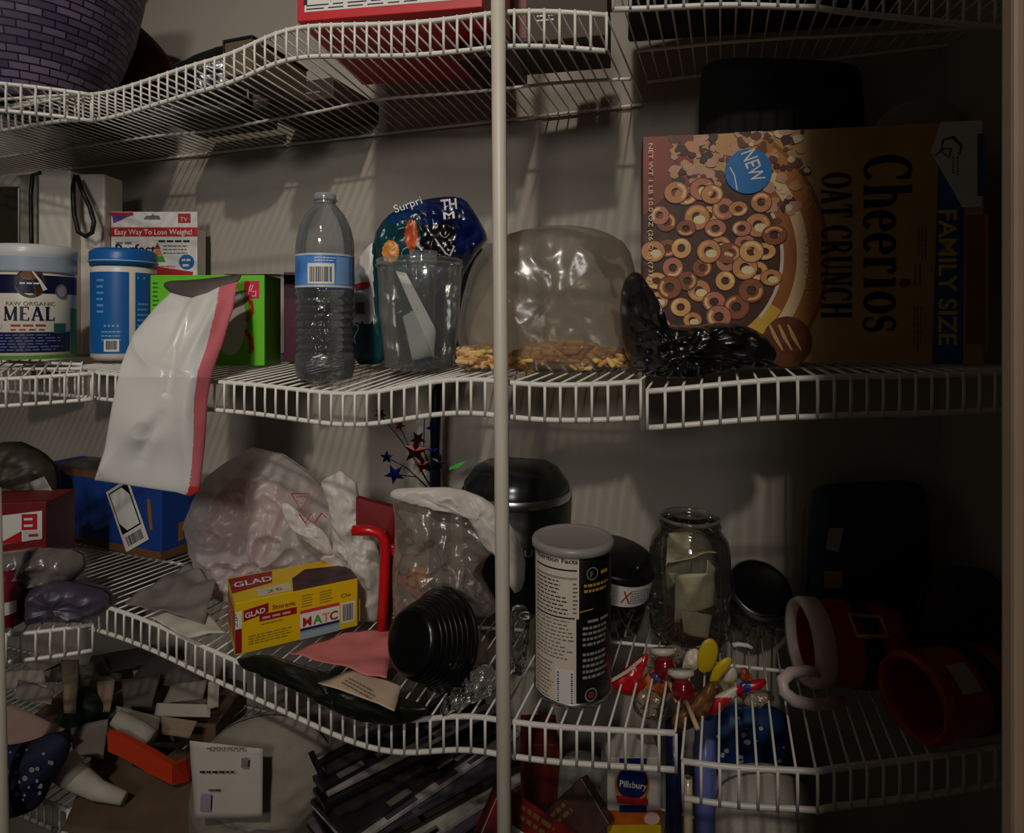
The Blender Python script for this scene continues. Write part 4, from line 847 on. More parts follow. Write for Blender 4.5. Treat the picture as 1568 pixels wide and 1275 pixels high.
for t_, x_, c_ in (('M', .075, RED), ('A', .087, GRN), ('T', .098, M('orange_print', (226, 150, 80))), ('C', .107, M('rust_print', (150, 60, 40)))): mb.text(Sf, t_, x_, .0155, .0145, c_, .0007, bold=.03)
mb.lines(Sf, .074, .038, .09, .054, 5, OLV, 7); mb.lines(Sf, .095, .038, .112, .054, 5, OLV, 9); mb.text(Sf, 'Clo', .121, .040, .0065, INK, .0006, width=.012)
mb.rect(Sf, .121, .008, .138, .033, WHITE); mb.bars(Sf, .123, .010, .136, .031, INK, 11, .0006)
mb.poly(St, [(.0, .030), (.046, .040), (.052, .078), (.0, .078)], DR); mb.text(St, 'GLAD', .004, .046, .022, WHITE, .0007, width=.044, bold=.02); mb.text(St, '25', .036, .010, .012, M('taupe_ink', (90, 62, 60), .5), .0006, width=.018); mb.rect(St, .026, .005, .064, .028, cream, .0004)
mb.poly(St, [(.064, .0), (Lc, .0), (Lc, .05), (.09, .062), (.07, .04)], M('plum_photo', (84, 40, 50), .5, rgb2=(40, 26, 30), scale=60)); mb.rect(Sl, .004, .012, .078, .048, M('salmon_print', (206, 120, 90), .5, rgb2=(120, 80, 60), scale=50))
mb.build('carton', root)
mb = MB(); mb.rbox((Lc+.0004, .006, .002), (Lc+.005, .03, .030), GY, .0006); mb.build('end_flap', root)
# pink paper, receipt, dark bag
mb = MB(); sheet(mb, [ons(440, 1000, .012), ons(528, 968, .016), ons(604, 964, .016), ons(592, 1040, .014)], M('pink_paper', (216, 124, 122), .6, var=.08), 22, 16, .005, 34, 5); solo(mb, 'pink_paper', 'salmon pink paper spread right of the yellow box', 'paper')
mb = MB(); sheet(mb, [ons(486, 1044, .010), ons(552, 1024, .010), ons(614, 1052, .010), ons(604, 1088, .010)], M('receipt_paper', (214, 188, 162), .8), 16, 10, .003, 40, 6); S0 = ons(520, 1047, .0125); S = flat(S0, (1, -.75, 0), (.75, 1, 0)); mb.lines(S, 0, 0, .05, .014, 3, GREY, 4, .001); solo(mb, 'receipt', 'creased beige receipt beside the black bowl', 'receipt')
mb = MB(); DB = M('dark_green_bag', (24, 26, 18), .4, var=.3, coat=.2)
pillow(mb, [(352, 1012), (400, 1000), (450, 1016), (500, 1032), (560, 1062), (620, 1078), (660, 1082), (650, 1096), (625, 1108), (590, 1110), (555, 1103), (515, 1090), (470, 1064), (420, 1040)], lambda x, y: frontY(x)-.018, .02, DB, 120, 12, amp=.003, f=50, sd=71, rid=.004); solo(mb, 'plastic_bag', 'dark green plastic bag draped along the lower shelf lip', 'bag')
# ribbed black bowl, lying tilted
root = thing('plastic_bowl', 'black ribbed plastic bowl tipped over beside the middle pole on the lower shelf', 'bowl', P(650, 998, .66))
Tm = Matrix.Rotation(R(-38), 4, 'Z') @ Matrix.Rotation(R(-108), 4, 'X') @ Matrix.Scale(.94, 4)
prb = [(.0, .0), (.030, .0), (.034, .002)]
for i in range(7): z0 = .006+i*.0062; r0 = .036+i*.0022; prb += [(r0, z0), (r0+.0012, z0+.0015), (r0+.0012, z0+.0036), (r0, z0+.0050)]
prb += [(.054, .052), (.056, .054), (.054, .056), (.050, .050), (.033, .006), (0, .005)]
mb = MB(); mb.lathe(prb, M('bowl_black', (10, 10, 11), .25, var=.2), 64, T=Tm @ Matrix.Translation((0, 0, -.026))); mb.build('bowl_shell', root); settle(root, 'LM')
mb = MB(); pillow(mb, [(672, 1095), (680, 1070), (700, 1045), (735, 1015), (760, 1020), (762, 1060), (720, 1075), (690, 1092)], lambda x, y: .636, .014, MT('crinkle_film', (190, 190, 190), .14, .5, .08, 1.0, (235, 235, 235), 120, 1.0), 90, 16, amp=.008, f=90, sd=81, rid=.008); solo(mb, 'clear_wrapper', 'crinkled clear wrapper in front of the black bowl', 'wrapper')

# foil star spray
root = thing('star_spray', 'spray of dark metallic foil stars rising behind the plastic bags', 'ornament', P(665, 895, .90))
def star(mb, c, r, m, rot=0, th=.002):
    pts = [c+Vector((math.cos(rot+k*PI/5)*(r if k % 2 == 0 else r*.42), 0, math.sin(rot+k*PI/5)*(r if k % 2 == 0 else r*.42))) for k in range(10)]
    mb.add(pts+[p+Vector((0, th, 0)) for p in pts]+[c-Vector((0, th, 0))], [[20, k, (k+1) % 10] for k in range(10)]+[list(range(10, 20))]+[[k, (k+1) % 10, 10+(k+1) % 10, 10+k] for k in range(10)], m)
BF = M('blue_foil', (20, 30, 120), .25, .8); MF = M('maroon_foil', (70, 18, 22), .3, .7); GF = M('green_foil', (90, 230, 110), .2, .3); XF = M('black_foil', (20, 16, 40), .25, .7)
for (x, y, r_, m, rt) in ((592, 700, .010, BF, .3), (604, 726, .015, BF, .8), (636, 690, .020, MF, .2), (640, 672, .012, MF, .9), (582, 634, .009, MF, 1), (664, 690, .010, BF, .4), (672, 708, .012, XF, .1), (662, 655, .010, BF, .7), (648, 712, .013, MF, .5), (612, 652, .008, MF, 0)):
    mb = MB(); star(mb, P(x, y, .885), r_, m, rt); mb.build('foil_star', root, world=True)
rn = random.Random(3)
for (x, y) in ((592, 700), (640, 672), (582, 634), (664, 655), (604, 726), (612, 652), (650, 640)):
    mb = MB(); a_ = P(668, 760, .90); b_ = P(x, y, .888); mb.tube([a_, a_.lerp(b_, .5)+Vector((rn.uniform(-.01, .01), 0, .012)), b_], .0008, XF, 5); mb.build('wire_stem', root, world=True)
mb = MB(); mb.tube([P(668, 896, .90), P(667, 790, .90), P(666, 690, .895), P(668, 600, .89), P(674, 585, .89)], [.010, .010, .007, .008, .004], M('dark_foil_stalk', (18, 18, 40), .3, .5), 10); mb.build('stalk', root, world=True)
mb = MB(); a_ = P(700, 715, .885); mb.add([a_+Vector(p) for p in ((-.012, 0, -.004), (.002, -.003, 0), (.014, 0, .009), (.004, .002, .006), (-.010, .003, .000))], [[0, 1, 4], [1, 2, 3], [1, 3, 4]], GF); mb.add([a_+Vector(p) for p in ((-.012, .003, -.004), (.002, .003, -.001), (.014, .004, .009))], [[0, 1, 2]], GF); mb.build('green_shard', root, world=True)

# black canister with silver band
q = ons(786, 916); q.y = .89; q.x = (790-CX)/FPX*.89; q.z = ZL+.006; root = thing('canister', 'large black canister with a silver lid band, behind the middle pole', 'canister', q, face(q))
k = .89/950; r = 82*k; zt_ = lambda y: H-(y-CY)*k-q.z; CB = M('canister_black', (22, 26, 27), .35, var=.2)
mb = MB(); mb.lathe([(0, 0), (r-.004, 0), (r, .004), (r, zt_(758)), (0, zt_(758))], CB, 64); S = cyl(r); mb.text(S, 'BU', .001, zt_(822), .013, M('grey_lettering', (150, 154, 154), .4), .0006, width=.021); mb.build('canister_body', root)
mb = MB(); mb.lathe([(r+.001, zt_(758)), (r+.0015, zt_(757)), (r+.0015, zt_(748)), (r, zt_(746))], SILVER, 64); mb.build('lid_band', root)
mb = MB(); mb.lathe([(r-.001, zt_(747)), (r-.003, zt_(735)), (r-.016, zt_(716)), (r-.03, zt_(708)), (0, zt_(708))], M('lid_black', (30, 34, 34), .22, var=.1), 64); mb.build('lid', root)
# wrapper by the pole
mb = MB(); pillow(mb, [(782, 1030), (780, 940), (786, 925), (806, 925), (812, 950), (808, 1000), (800, 1035)], .70, .03, MT('crinkle_film', (190, 190, 190)), 60, 12, amp=.004, f=70, sd=91, rid=.005); S = flat(P(788, 948, .684), (1, 0, 0), (0, 0, 1)); mb.text(S, 'IG', 0, 0, .0125, WHITE, .0, width=.016); solo(mb, 'clear_wrapper', 'clear wrapper squeezed between the middle pole and the tall can', 'wrapper')

# tall can with nutrition panel
q = ons(877, 1061); q.z = deckz('LM', q.x, q.y, .04)+.002; root = thing('snack_can', 'tall black can with a nutrition panel and grey plastic lid, right of the middle pole', 'can', q, face(q)+.0)
k = q.y/950; r = 58*k; Hc = (1061-838)*k; v_ = lambda y: (1066-y)*k*.985
mb = MB(); CK = M('can_black', (14, 13, 14), .35, var=.2); mb.lathe([(r*.9, .004), (r-.001, 0), (r, .002), (r, Hc-.002), (r-.002, Hc), (0, Hc)], CK, 72); S = cyl(r)
u_ = lambda x: r*math.asin(max(-.98, min(.98, (x-877)/58)))
CP = M('panel_cream', (222, 208, 190), .5, var=.03)
mb.rect(S, u_(822), v_(1068), u_(882), v_(938), CP, .0004, 10); mb.rect(S, u_(822), v_(938), u_(886), v_(850), CP, .0004, 10)
mb.text(S, 'Nutrition Facts', u_(825), v_(857), .0062, INK, .0008, width=u_(884)-u_(825), bold=.02)
for y, t_ in ((866, 2.2), (878, .8), (880, .5), (936, 2)): mb.rect(S, u_(825), v_(y+t_), u_(883 if y < 930 else 880), v_(y), INK, .0008, 8)
mb.lines(S, u_(825), v_(934), u_(872), v_(882), 9, M('panel_ink', (60, 52, 50), .5), 3); mb.lines(S, u_(877), v_(932), u_(884), v_(884), 8, INK, 4); mb.lines(S, u_(825), v_(1000), u_(880), v_(940), 11, M('panel_grey', (120, 110, 104), .5), 5); mb.lines(S, u_(825), v_(1062), u_(850), v_(1004), 10, M('panel_grey', (120, 110, 104)), 6)
mb.rect(S, u_(853), v_(1064), u_(879), v_(1012), WHITE, .0006, 5); mb.bars(S, u_(855), v_(1061), u_(877), v_(1017), INK, 6, .0009, True)
GOLD = M('gold_print', (190, 160, 50), .4); PRN = M('silver_print', (150, 148, 144), .4)
strip(mb, S, [(u_(887), v_(928)), (u_(905), v_(925)), (u_(933), v_(917))], .0011, GOLD, .0006); mb.ring(S, u_(905), v_(873), .0055, .0064, PRN, .0008); mb.text(S, 'F', u_(902), v_(878), .008, PRN, .0008)
mb.blur(S, 1, u_(917), v_(877), .006, GOLD, .0008); mb.lines(S, u_(893), v_(902), u_(932), v_(886), 2, GOLD, 7, .0006, .5); mb.blur(S, 2, u_(898), v_(945), .005, PRN, .0008, width=.03); mb.lines(S, u_(891), v_(980), u_(931), v_(948), 4, PRN, 8, .0006, .5); mb.lines(S, u_(891), v_(1028), u_(928), v_(986), 5, PRN, 9, .0006, .5); mb.ring(S, u_(903), v_(1050), .0055, .0068, PRN, .0008); mb.disc(S, u_(903), v_(1050), .0035, M('seal_red', (150, 40, 50), .4), .0008)
mb.build('can_body', root)
mb = MB(); mb.lathe([(r+.0004, Hc-.007), (r+.003, Hc-.006), (r+.0032, Hc-.001), (r+.002, Hc+.0015), (r-.0015, Hc+.0024), (r-.004, Hc+.001), (r-.006, Hc+.0004), (0, Hc+.0003)], M('grey_can_lid', (150, 146, 140), .35, var=.04), 72); mb.build('lid', root)
mb = MB(); mb.lathe([(r-.002, -.0015), (r+.0012, -.001), (r+.0014, .001), (r, .003)], SILVER, 72); mb.build('bottom_rim', root)
# round tin with a label, tilted behind the can
q = Vector(P(936, 915, .785)); root = thing('label_jar', 'dark round jar with a white label, half hidden behind the tall can', 'jar', q)
Tm = Matrix.Rotation(R(10), 4, 'Y') @ Matrix.Rotation(R(14), 4, 'X'); r = .046
mb = MB(); mb.lathe([(0, -.036), (r-.004, -.036), (r, -.032), (r, .040), (r-.004, .046)], M('dark_green_glass', (18, 20, 18), .15, var=.2, coat=.5), 56, T=Tm); mb.build('jar_body', root)
mb = MB(); mb.lathe([(r+.0006, .012), (r+.0006, .040)], WHITE, 56, T=Tm); Sc = cyl(r+.0007); S = lambda u, v, h: Tm @ Sc(u, v, h)
mb.lines(S, .012, .016, .045, .036, 6, GREY, 4); strip(mb, S, [(.002, .018), (.012, .034)], .0016, RED, .0006); strip(mb, S, [(.012, .018), (.003, .034)], .0016, RED, .0006); mb.build('label', root)
mb = MB(); mb.lathe([(r+.001, .040), (r+.001, .048), (r-.004, .050), (0, .050)], BLACKP, 56, T=Tm); mb.tube([Tm @ Vector((.012, -.03, .050)), Tm @ Vector((.020, -.03, .060))], .004, BLACKP, 10); mb.build('lid', root)

settle(root, 'LM')
# glass jar of folded notes
q = ons(1056, 978); q.z = ZL+.006; root = thing('glass_jar', 'open glass jar holding folded banknotes and amber sweets', 'jar', q); k = q.y/950; r = 60*k; zt_ = lambda y: (978-y)*k
GL = MT('jar_glass', (160, 160, 148), .03, .4, .05, .9, (246, 246, 240), 30, .1)
mb = MB(); mb.lathe([(0, .001), (r*.8, .0), (r*.96, .004), (r, .014), (r, zt_(850)), (r*.94, zt_(832)), (r*.78, zt_(818)), (r*.73, zt_(812)), (r*.73, zt_(804)), (r*.76, zt_(802)), (r*.73, zt_(800))], GL, 64); mb.build('jar_glass', root)
mb = MB(); mb.lathe([(r*.71, zt_(803)), (r*.75, zt_(801)), (r*.76, zt_(799)), (r*.73, zt_(796)), (r*.70, zt_(799)), (r*.71, zt_(803))], MT('jar_rim_glass', (190, 190, 176), .35, .8, .05, .9), 64); mb.lathe([(r*.74, zt_(812)), (r*.79, zt_(810)), (r*.74, zt_(808))], GL, 64); mb.build('thread_rim', root)
NOTE = M('banknote_green', (226, 218, 190), .75, rgb2=(188, 184, 150), scale=70); NOTE2 = M('banknote_pale', (242, 230, 200), .75, rgb2=(214, 204, 168), scale=60)
zz = lambda dx, dz, dy: q+Vector((dx*k, dy, (978-dz)*k))
notes = [('folded banknote lying slantwise at the top inside the glass jar', [(-36, 862, -.016), (36, 842, -.02), (36, 852, .01), (-36, 874, .012)]), ('pale banknote facing out in the middle of the glass jar', [(-32, 945, -.026), (32, 915, -.028), (28, 872, -.022), (-28, 878, -.02)]), ('banknote standing upright at the back inside the glass jar', [(-40, 920, .004), (10, 900, .016), (6, 830, .018), (-30, 828, .012)]), ('pale banknote curled low at the front inside the glass jar', [(-20, 958, -.034), (14, 962, -.036), (22, 930, -.03), (-24, 924, -.03)]), ('banknote tucked against the right wall inside the glass jar', [(20, 930, -.01), (44, 925, .004), (42, 880, .004), (24, 860, -.008)])]
for i, (lb, pts) in enumerate(notes): mb = MB(); sheet(mb, [zz(*p) for p in pts], (NOTE, NOTE2)[i % 2], 14, 10, .005, 45, i, .0012); solo(mb, 'banknote', lb, 'banknote', 'banknotes in the glass jar')
AMB = M('amber_sweet', (150, 76, 26), .2, rgb2=(80, 34, 16), scale=60, coat=.5); rn = random.Random(4)
tg = [(.016, -.030), (-.016, -.028), (-.034, -.010), (.034, -.006), (-.022, -.012), (.002, -.022), (.024, -.010), (-.012, .012), (.014, .014), (-.028, .006), (.030, .010), (.0, -.002)]
for i, (x, y) in enumerate(tg):
    mb = MB(); mb.rbox((-.010, -.007, 0), (.010, .007, .013), AMB, .005, 3); mb.tube([(-.010, 0, .0065), (-.015, 0, .007)], [.002, .004], AMB, 8)
    o = solo(mb, 'wrapped_sweet', 'amber wrapped sweet in the bottom of the glass jar', 'sweet', 'amber sweets in the glass jar', world=False, base=q+Vector((x, y, .006+(.013 if i in (3, 9, 11) else 0))), rz=i*1.3)
# sticks in the jar
for i, pts in enumerate([((-46, 860, -.012), (-40, 950, -.016)), ((44, 920, -.008), (50, 950, -.004))]):
    mb = MB(); mb.tube([zz(*p) for p in pts], .0018, M('paper_stick', (214, 190, 150), .7), 8); solo(mb, 'paper_stick', ('pale stick leaning on the left wall inside the glass jar', 'pale stick leaning on the right wall inside the glass jar')[i], 'stick')

# small jar with a black lid, tipped forward
q = P(1158, 932, .775); root = thing('candle_jar', 'short glass jar tipped forward showing its black lid, right of the banknote jar', 'jar', q); Tm = Matrix.Rotation(R(40), 4, 'X'); r = .037
mb = MB(); mb.lathe([(0, -.034), (r-.004, -.034), (r-.001, -.030), (r-.001, .016)], MT('candle_glass', (96, 100, 80), .45, .8, .08, .7), 48, T=Tm); mb.build('jar_body', root)
mb = MB(); mb.lathe([(r, .012), (r+.001, .013), (r+.001, .020), (r-.001, .021)], SILVER, 48, T=Tm); mb.build('lid_band', root)
mb = MB(); mb.lathe([(r, .0205), (r-.003, .023), (r-.006, .0215), (0, .0212)], BLACKP, 48, T=Tm); mb.build('lid', root)
settle(root, 'LR')
mb = MB(); pillow(mb, [(1112, 905), (1110, 870), (1140, 855), (1185, 862), (1205, 880), (1200, 905)], .825, .03, MT('crinkle_film', (190, 190, 190)), 60, 12, amp=.005, f=70, sd=95, rid=.006); solo(mb, 'clear_wrapper', 'clear wrapper behind the black-lidded short jar', 'wrapper')

# ------------------------------------------------------------------ sweets in front of the glass jar
def soft(name, label, cat, ol, Y, th, m, group=None, extra=None, **k):
    mb = MB(); pillow(mb, ol, (lambda x, y: Y), th, m, k.pop('n', 48), k.pop('rings', 10), cut=2, **k)
    if extra: extra(mb)
    return solo(mb, name, label, cat, group)
CR = M('candy_red_film', (206, 24, 34), .25, coat=.5); CY_ = M('candy_yellow', (220, 190, 30), .35); CO = M('candy_orange', (226, 130, 60), .3, rgb2=(150, 60, 26), scale=90, coat=.4); CBn = M('candy_brown', (150, 100, 46), .35, rgb2=(70, 40, 20), scale=80, coat=.3)
CC = MT('sweet_wrapper_film', (220, 206, 180), .3, .8, .15, .8, (250, 240, 226), 120, .8); CBL2 = M('candy_blue_film', (40, 56, 130), .25, coat=.4); CW = M('candy_white_film', (226, 214, 196), .35)
def soft_(name, label, cat, ol, *a, **k):
    cx = sum(p[0] for p in ol)/len(ol); cy_ = sum(p[1] for p in ol)/len(ol)
    return soft(name, label, cat, [(cx+(x-cx)*1.22, cy_+(y-cy_)*1.18-2) for x, y in ol], *a, **k)
def wh(pts, w_, m, Y): return lambda mb: strip(mb, flat(P(pts[0][0], pts[0][1], Y), (1, 0, 0), (0, 0, 1)), [((x-pts[0][0])*Y/FPX, -(y-pts[0][1])*Y/FPX) for x, y in pts], w_, m, .0)
soft('candy_packet', 'red triangular candy packet with a white stripe, beside the tall can', 'candy', [(933, 1044), (962, 1020), (990, 998), (994, 1004), (984, 1030), (985, 1062), (960, 1066), (944, 1058)], .668, .012, CR, amp=.002, f=80, rid=.002, extra=wh([(936, 1042), (960, 1028), (984, 1008)], .0035, CW, .660))
GS = 'sweets piled in front of the glass jar'
for lb, x, y in (('red wrapped lollipop with cream fan top, farther back in the sweets pile', 1018, 1030), ('red wrapped lollipop with cream fan top, nearest the shelf edge', 1046, 1066)):
    q = ons(x, y, .012); root = thing('lollipop', lb, 'lollipop', (q.x, q.y, ZL+.006), 0, GS)
    mb = MB(); mb.lathe([(0, -.013), (.007, -.011), (.0115, -.003), (.0115, .003), (.007, .010), (0, .012)], M('candy_dark_red', (130, 14, 24), .2, coat=.5), 20, T=Matrix.Translation((0, 0, .012)) @ Matrix.Rotation(.5, 4, 'X')); mb.build('candy_head', root)
    mb = MB(); mb.lathe([(.0, .006), (.008, .008), (.014, .012), (.0125, .016), (.006, .014), (0, .012)], CW, 20, T=Matrix.Translation((0, .004, .013)) @ Matrix.Rotation(-.4, 4, 'X')); mb.build('wrapper', root)
    mb = MB(); mb.tube([(0, -.012, .008), (.001, -.046, .003)], .0024, M('paper_stick', (214, 190, 150)), 8); mb.build('stick', root)
soft_('gummy_sweet', 'upright yellow oval sweet at the top of the sweets pile', 'candy', [(1072, 1028), (1070, 1005), (1078, 985), (1090, 982), (1098, 994), (1095, 1012), (1088, 1027)], .69, .008, CY_, GS, amp=.0005)
soft_('gummy_sweet', 'slanting yellow oval sweet below the upright yellow one', 'candy', [(1088, 1044), (1094, 1024), (1106, 1012), (1118, 1010), (1117, 1020), (1106, 1034), (1096, 1046)], .672, .008, CY_, GS, amp=.0005)
soft_('candy_wrapper', 'red and white twisted wrapper pointing left at the front of the sweets pile', 'candy', [(1088, 1092), (1092, 1072), (1108, 1062), (1130, 1052), (1135, 1060), (1112, 1072), (1104, 1092)], .655, .010, CR, GS, amp=.002, f=90, extra=lambda mb: paint(mb, CW, lambda x, y: y < 1068 and x < 1128))
soft_('candy_wrapper', 'blue and red wrapper on the right side of the sweets pile', 'candy', [(1130, 1062), (1136, 1048), (1150, 1046), (1168, 1042), (1170, 1050), (1152, 1062), (1138, 1070)], .67, .010, CBL2, GS, amp=.002, f=90, extra=lambda mb: paint(mb, CR, lambda x, y: x > 1150 or y > 1062))
soft_('candy_wrapper', 'orange and violet wrapper under the farther lollipop', 'candy', [(986, 1062), (988, 1040), (1006, 1026), (1020, 1034), (1022, 1062), (1010, 1076), (994, 1074)], .675, .016, CO, GS, amp=.003, f=80, rid=.003, extra=lambda mb: paint(mb, M('candy_violet', (70, 50, 100), .3, coat=.4), inpoly([(994, 1030), (1012, 1026), (1016, 1046), (1000, 1048)])))
soft_('candy_wrapper', 'long brown wrapper lying under the nearer lollipop', 'candy', [(1036, 1118), (1034, 1096), (1056, 1082), (1084, 1050), (1092, 1062), (1080, 1096), (1058, 1114)], .635, .012, CBn, GS, amp=.002, f=80, rid=.002)
soft_('candy_wrapper', 'pale clear wrapper at the back left of the sweets pile', 'candy', [(992, 1022), (1000, 1000), (1030, 990), (1046, 996), (1044, 1014), (1014, 1022)], .705, .010, CC, GS, amp=.003, f=90, rid=.003)
soft_('candy_wrapper', 'small orange sweet beyond the slanting yellow one', 'candy', [(1134, 1040), (1136, 1026), (1144, 1026), (1152, 1040), (1144, 1048)], .69, .010, CO, GS, amp=.002, f=90)
soft_('candy_wrapper', 'white and gold wrapper just right of the yellow ovals', 'candy', [(1108, 1046), (1112, 1028), (1124, 1024), (1128, 1036), (1122, 1048)], .682, .010, CW, GS, amp=.002, f=90, extra=lambda mb: paint(mb, CY_, lambda x, y: y > 1042))
mb = MB(); mb.tube([ons(1122, 988, .004), ons(1130, 986, .006), ons(1144, 988, .006), ons(1152, 992, .004)], [.003, .0028, .0026, .002], WHITE, 8); solo(mb, 'hook', 'small white plastic hook lying behind the sweets pile', 'hook')

for lb, ol, Y, m in (('large clear wrapper with an orange sweet, lowest left of the sweets pile', [(972, 1082), (980, 1060), (1004, 1062), (1020, 1078), (1012, 1098), (984, 1100)], .66, CC), ('gold brown sweet between the two lollipops', [(1022, 1058), (1030, 1042), (1046, 1044), (1052, 1058), (1040, 1068)], .68, CBn), ('dark brown sweet below the slanting yellow one', [(1082, 1072), (1086, 1050), (1098, 1046), (1106, 1058), (1098, 1076)], .668, CBn), ('orange sweet right of the nearer lollipop', [(1058, 1098), (1060, 1074), (1074, 1066), (1084, 1080), (1076, 1098)], .65, CO), ('cream wrapper on the far right of the sweets pile', [(1138, 1078), (1150, 1062), (1176, 1060), (1184, 1072), (1160, 1082)], .655, CC), ('orange sweet beside the red triangular packet', [(984, 1072), (988, 1052), (1000, 1050), (1008, 1066), (998, 1078)], .668, CO), ('pale wrapper behind the upright yellow oval', [(1046, 1022), (1052, 1000), (1068, 996), (1072, 1016), (1060, 1028)], .70, CW)):
    soft_('candy_wrapper', lb, 'candy', ol, Y, .014, m, GS, amp=.003, f=90, rid=.003)

# ------------------------------------------------------------------ red mugs lying in the dark right end
MRD = M('mug_red_glaze', (170, 14, 22), .35, var=.1, coat=.3); MWH = M('mug_white_glaze', (222, 204, 196), .35, var=.04); GLD = M('buckle_gold', (200, 150, 60), .35, .3)
def mug(name, label, q, rz, r, Lm, rim_w):
    root = thing(name, label, 'mug', q, 0, 'red belted mugs'); T = Matrix.Translation((0, 0, r+.001)) @ Matrix.Rotation(rz, 4, 'Z') @ Matrix.Rotation(R(90), 4, 'Y')
    mb = MB(); mb.lathe([(r*.92, .0), (r*.98, Lm*.2), (r, Lm*.5), (r*.96, Lm*.8), (r*.8, Lm*.98), (r*.7, Lm), (0, Lm), ], MRD, 56, T=T); mb.lathe([(r*.86, .001), (r*.86, Lm*.9), (0, Lm*.92)], MRD, 40, T=T); mb.build('mug_body', root)
    mb = MB(); mb.lathe([(r*.84, .002), (r*.86, -.007), (r*.97, -.009), (r*1.04, -.003), (r*1.04, rim_w), (r*.97, rim_w+.002)], MWH if rim_w > .005 else MRD, 56, T=T); mb.build('rim', root)
    mb = MB(); mb.lathe([(r*.995, Lm*.42), (r*1.02, Lm*.43), (r*1.02, Lm*.62), (r*.995, Lm*.63)], INK, 56, T=T); mb.build('belt', root)
    return root, T
q = Vector((.318, .668, H-.393+.007)); root, T = mug('mug', 'red mug with white rim and gold belt buckle, lying on the lower right shelf', q, R(-4), .043, .095, .012)
Sb = lambda u, v, h: T @ Vector(((.0445+h)*math.cos(2.55+u/.0445), (.0445+h)*math.sin(2.55+u/.0445), v)); Sb = lambda u, v, h: T @ Vector((-(.0442+h)*math.cos(-.75+u/.0442), (.0442+h)*math.sin(-.75+u/.0442), v))
mb = MB(); pts = [Sb(a_, b_, .0015) for a_, b_ in ((-.010, .034), (.010, .034), (.010, .064), (-.010, .064))]; mb.tube(pts, .0026, GLD, 8, True); mb.build('buckle', root)
mb = MB(); mb.tube([P(*p) for p in ((1262, 1032, .635), (1236, 1026, .622), (1210, 1030, .612), (1198, 1042, .606), (1200, 1058, .602), (1216, 1072, .600), (1244, 1079, .604), (1270, 1078, .616), (1290, 1072, .632))], [.0045, .005, .0055, .006, .006, .006, .0055, .005, .0045], MWH, 12); mb.build('handle', root, world=True)
q = Vector((.378, .578, H-.393+.007)); root, T = mug('mug', 'red mug with a pale square sticker, lying in the dark right corner', q, R(14), .038, .10, .004)
mb = MB(); Sb = lambda u, v, h: T @ Vector((-(.0385+h)*math.cos(-.75+u/.0385), (.0385+h)*math.sin(-.75+u/.0385), v)); mb.rect(Sb, -.012, .012, .012, .034, M('pale_sticker', (196, 176, 170), .5), .001, 6); mb.build('sticker', root)
def ext(mb):
    S = flat(P(1262, 900, .706), (1, 0, 0), (0, 0, 1)); k = .706/950
    mb.rect(S, 0, 0, 28*k, 26*k, M('tag_yellow', (200, 150, 30), .5), .0); mb.poly(S, [(2*k, 60*k), (22*k, 54*k), (30*k, 92*k), (8*k, 92*k)], M('tag_pale', (186, 176, 168), .5), .0)
soft('gift_bag', 'dark blue gift bag with a yellow square, standing in the dark right corner', 'bag', [(1240, 1000), (1236, 900), (1238, 760), (1258, 742), (1320, 738), (1400, 734), (1416, 752), (1418, 900), (1412, 1002)], .735, .05, M('dark_blue_paper', (20, 48, 76), .5, var=.25), amp=.004, f=30, power=6, n=80, rings=14, extra=ext, rest='LR')
soft('fabric_bundle', 'dark plum fabric bundle against the right wall on the lower shelf', 'fabric', [(1412, 1050), (1404, 960), (1420, 890), (1470, 866), (1520, 872), (1534, 920), (1534, 1048)], .655, .06, M('plum_fabric', (54, 28, 44), .8, var=.3), amp=.008, f=40, rid=.006, n=70, rings=14)

# ================================================================== LOWEST SHELF
BP = lambda px, py, Y: P(px, py, Y)
def paper(label, quad, m, name='envelope', cat='envelope', group='mail heaped at the left of the lowest shelf', sd=0, amp=.002, extra=None):
    mb = MB(); sheet(mb, [P(*p) for p in quad], m, 10, 8, amp, 40, sd, .0012)
    if extra: extra(mb)
    return solo(mb, name, label, cat, group)
KB = M('kraft_card', (104, 82, 62), .8, var=.2, scale=15)
mb = MB(); a_ = P(30, 1110, .97); b_ = P(330, 1110, .97); mb.rbox((a_.x, .97, ZB+.008), (b_.x, 1.13, a_.z), KB, .002); solo(mb, 'cardboard_box', 'brown cardboard box under the heap of mail, left of the lowest shelf', 'box')
mb = MB(); sheet(mb, [on(95, 1272, ZB+.010), on(330, 1300, ZB+.010), on(330, 1150, ZB+.010), on(150, 1135, ZB+.010)], M('kraft_paper', (112, 92, 74), .85, var=.25, scale=18), 16, 12, .002, 30, 7); solo(mb, 'paper_sheet', 'brown kraft paper lying flat on the lowest shelf below the orange-red tray', 'paper')
E1 = M('envelope_grey', (140, 132, 120), .8, var=.15); E2 = M('envelope_tan', (150, 128, 104), .8, var=.15); E3 = M('envelope_white', (176, 168, 154), .8, var=.1); E4 = M('envelope_pink', (168, 138, 126), .8); E5 = M('envelope_dark', (84, 76, 70), .8, var=.2)
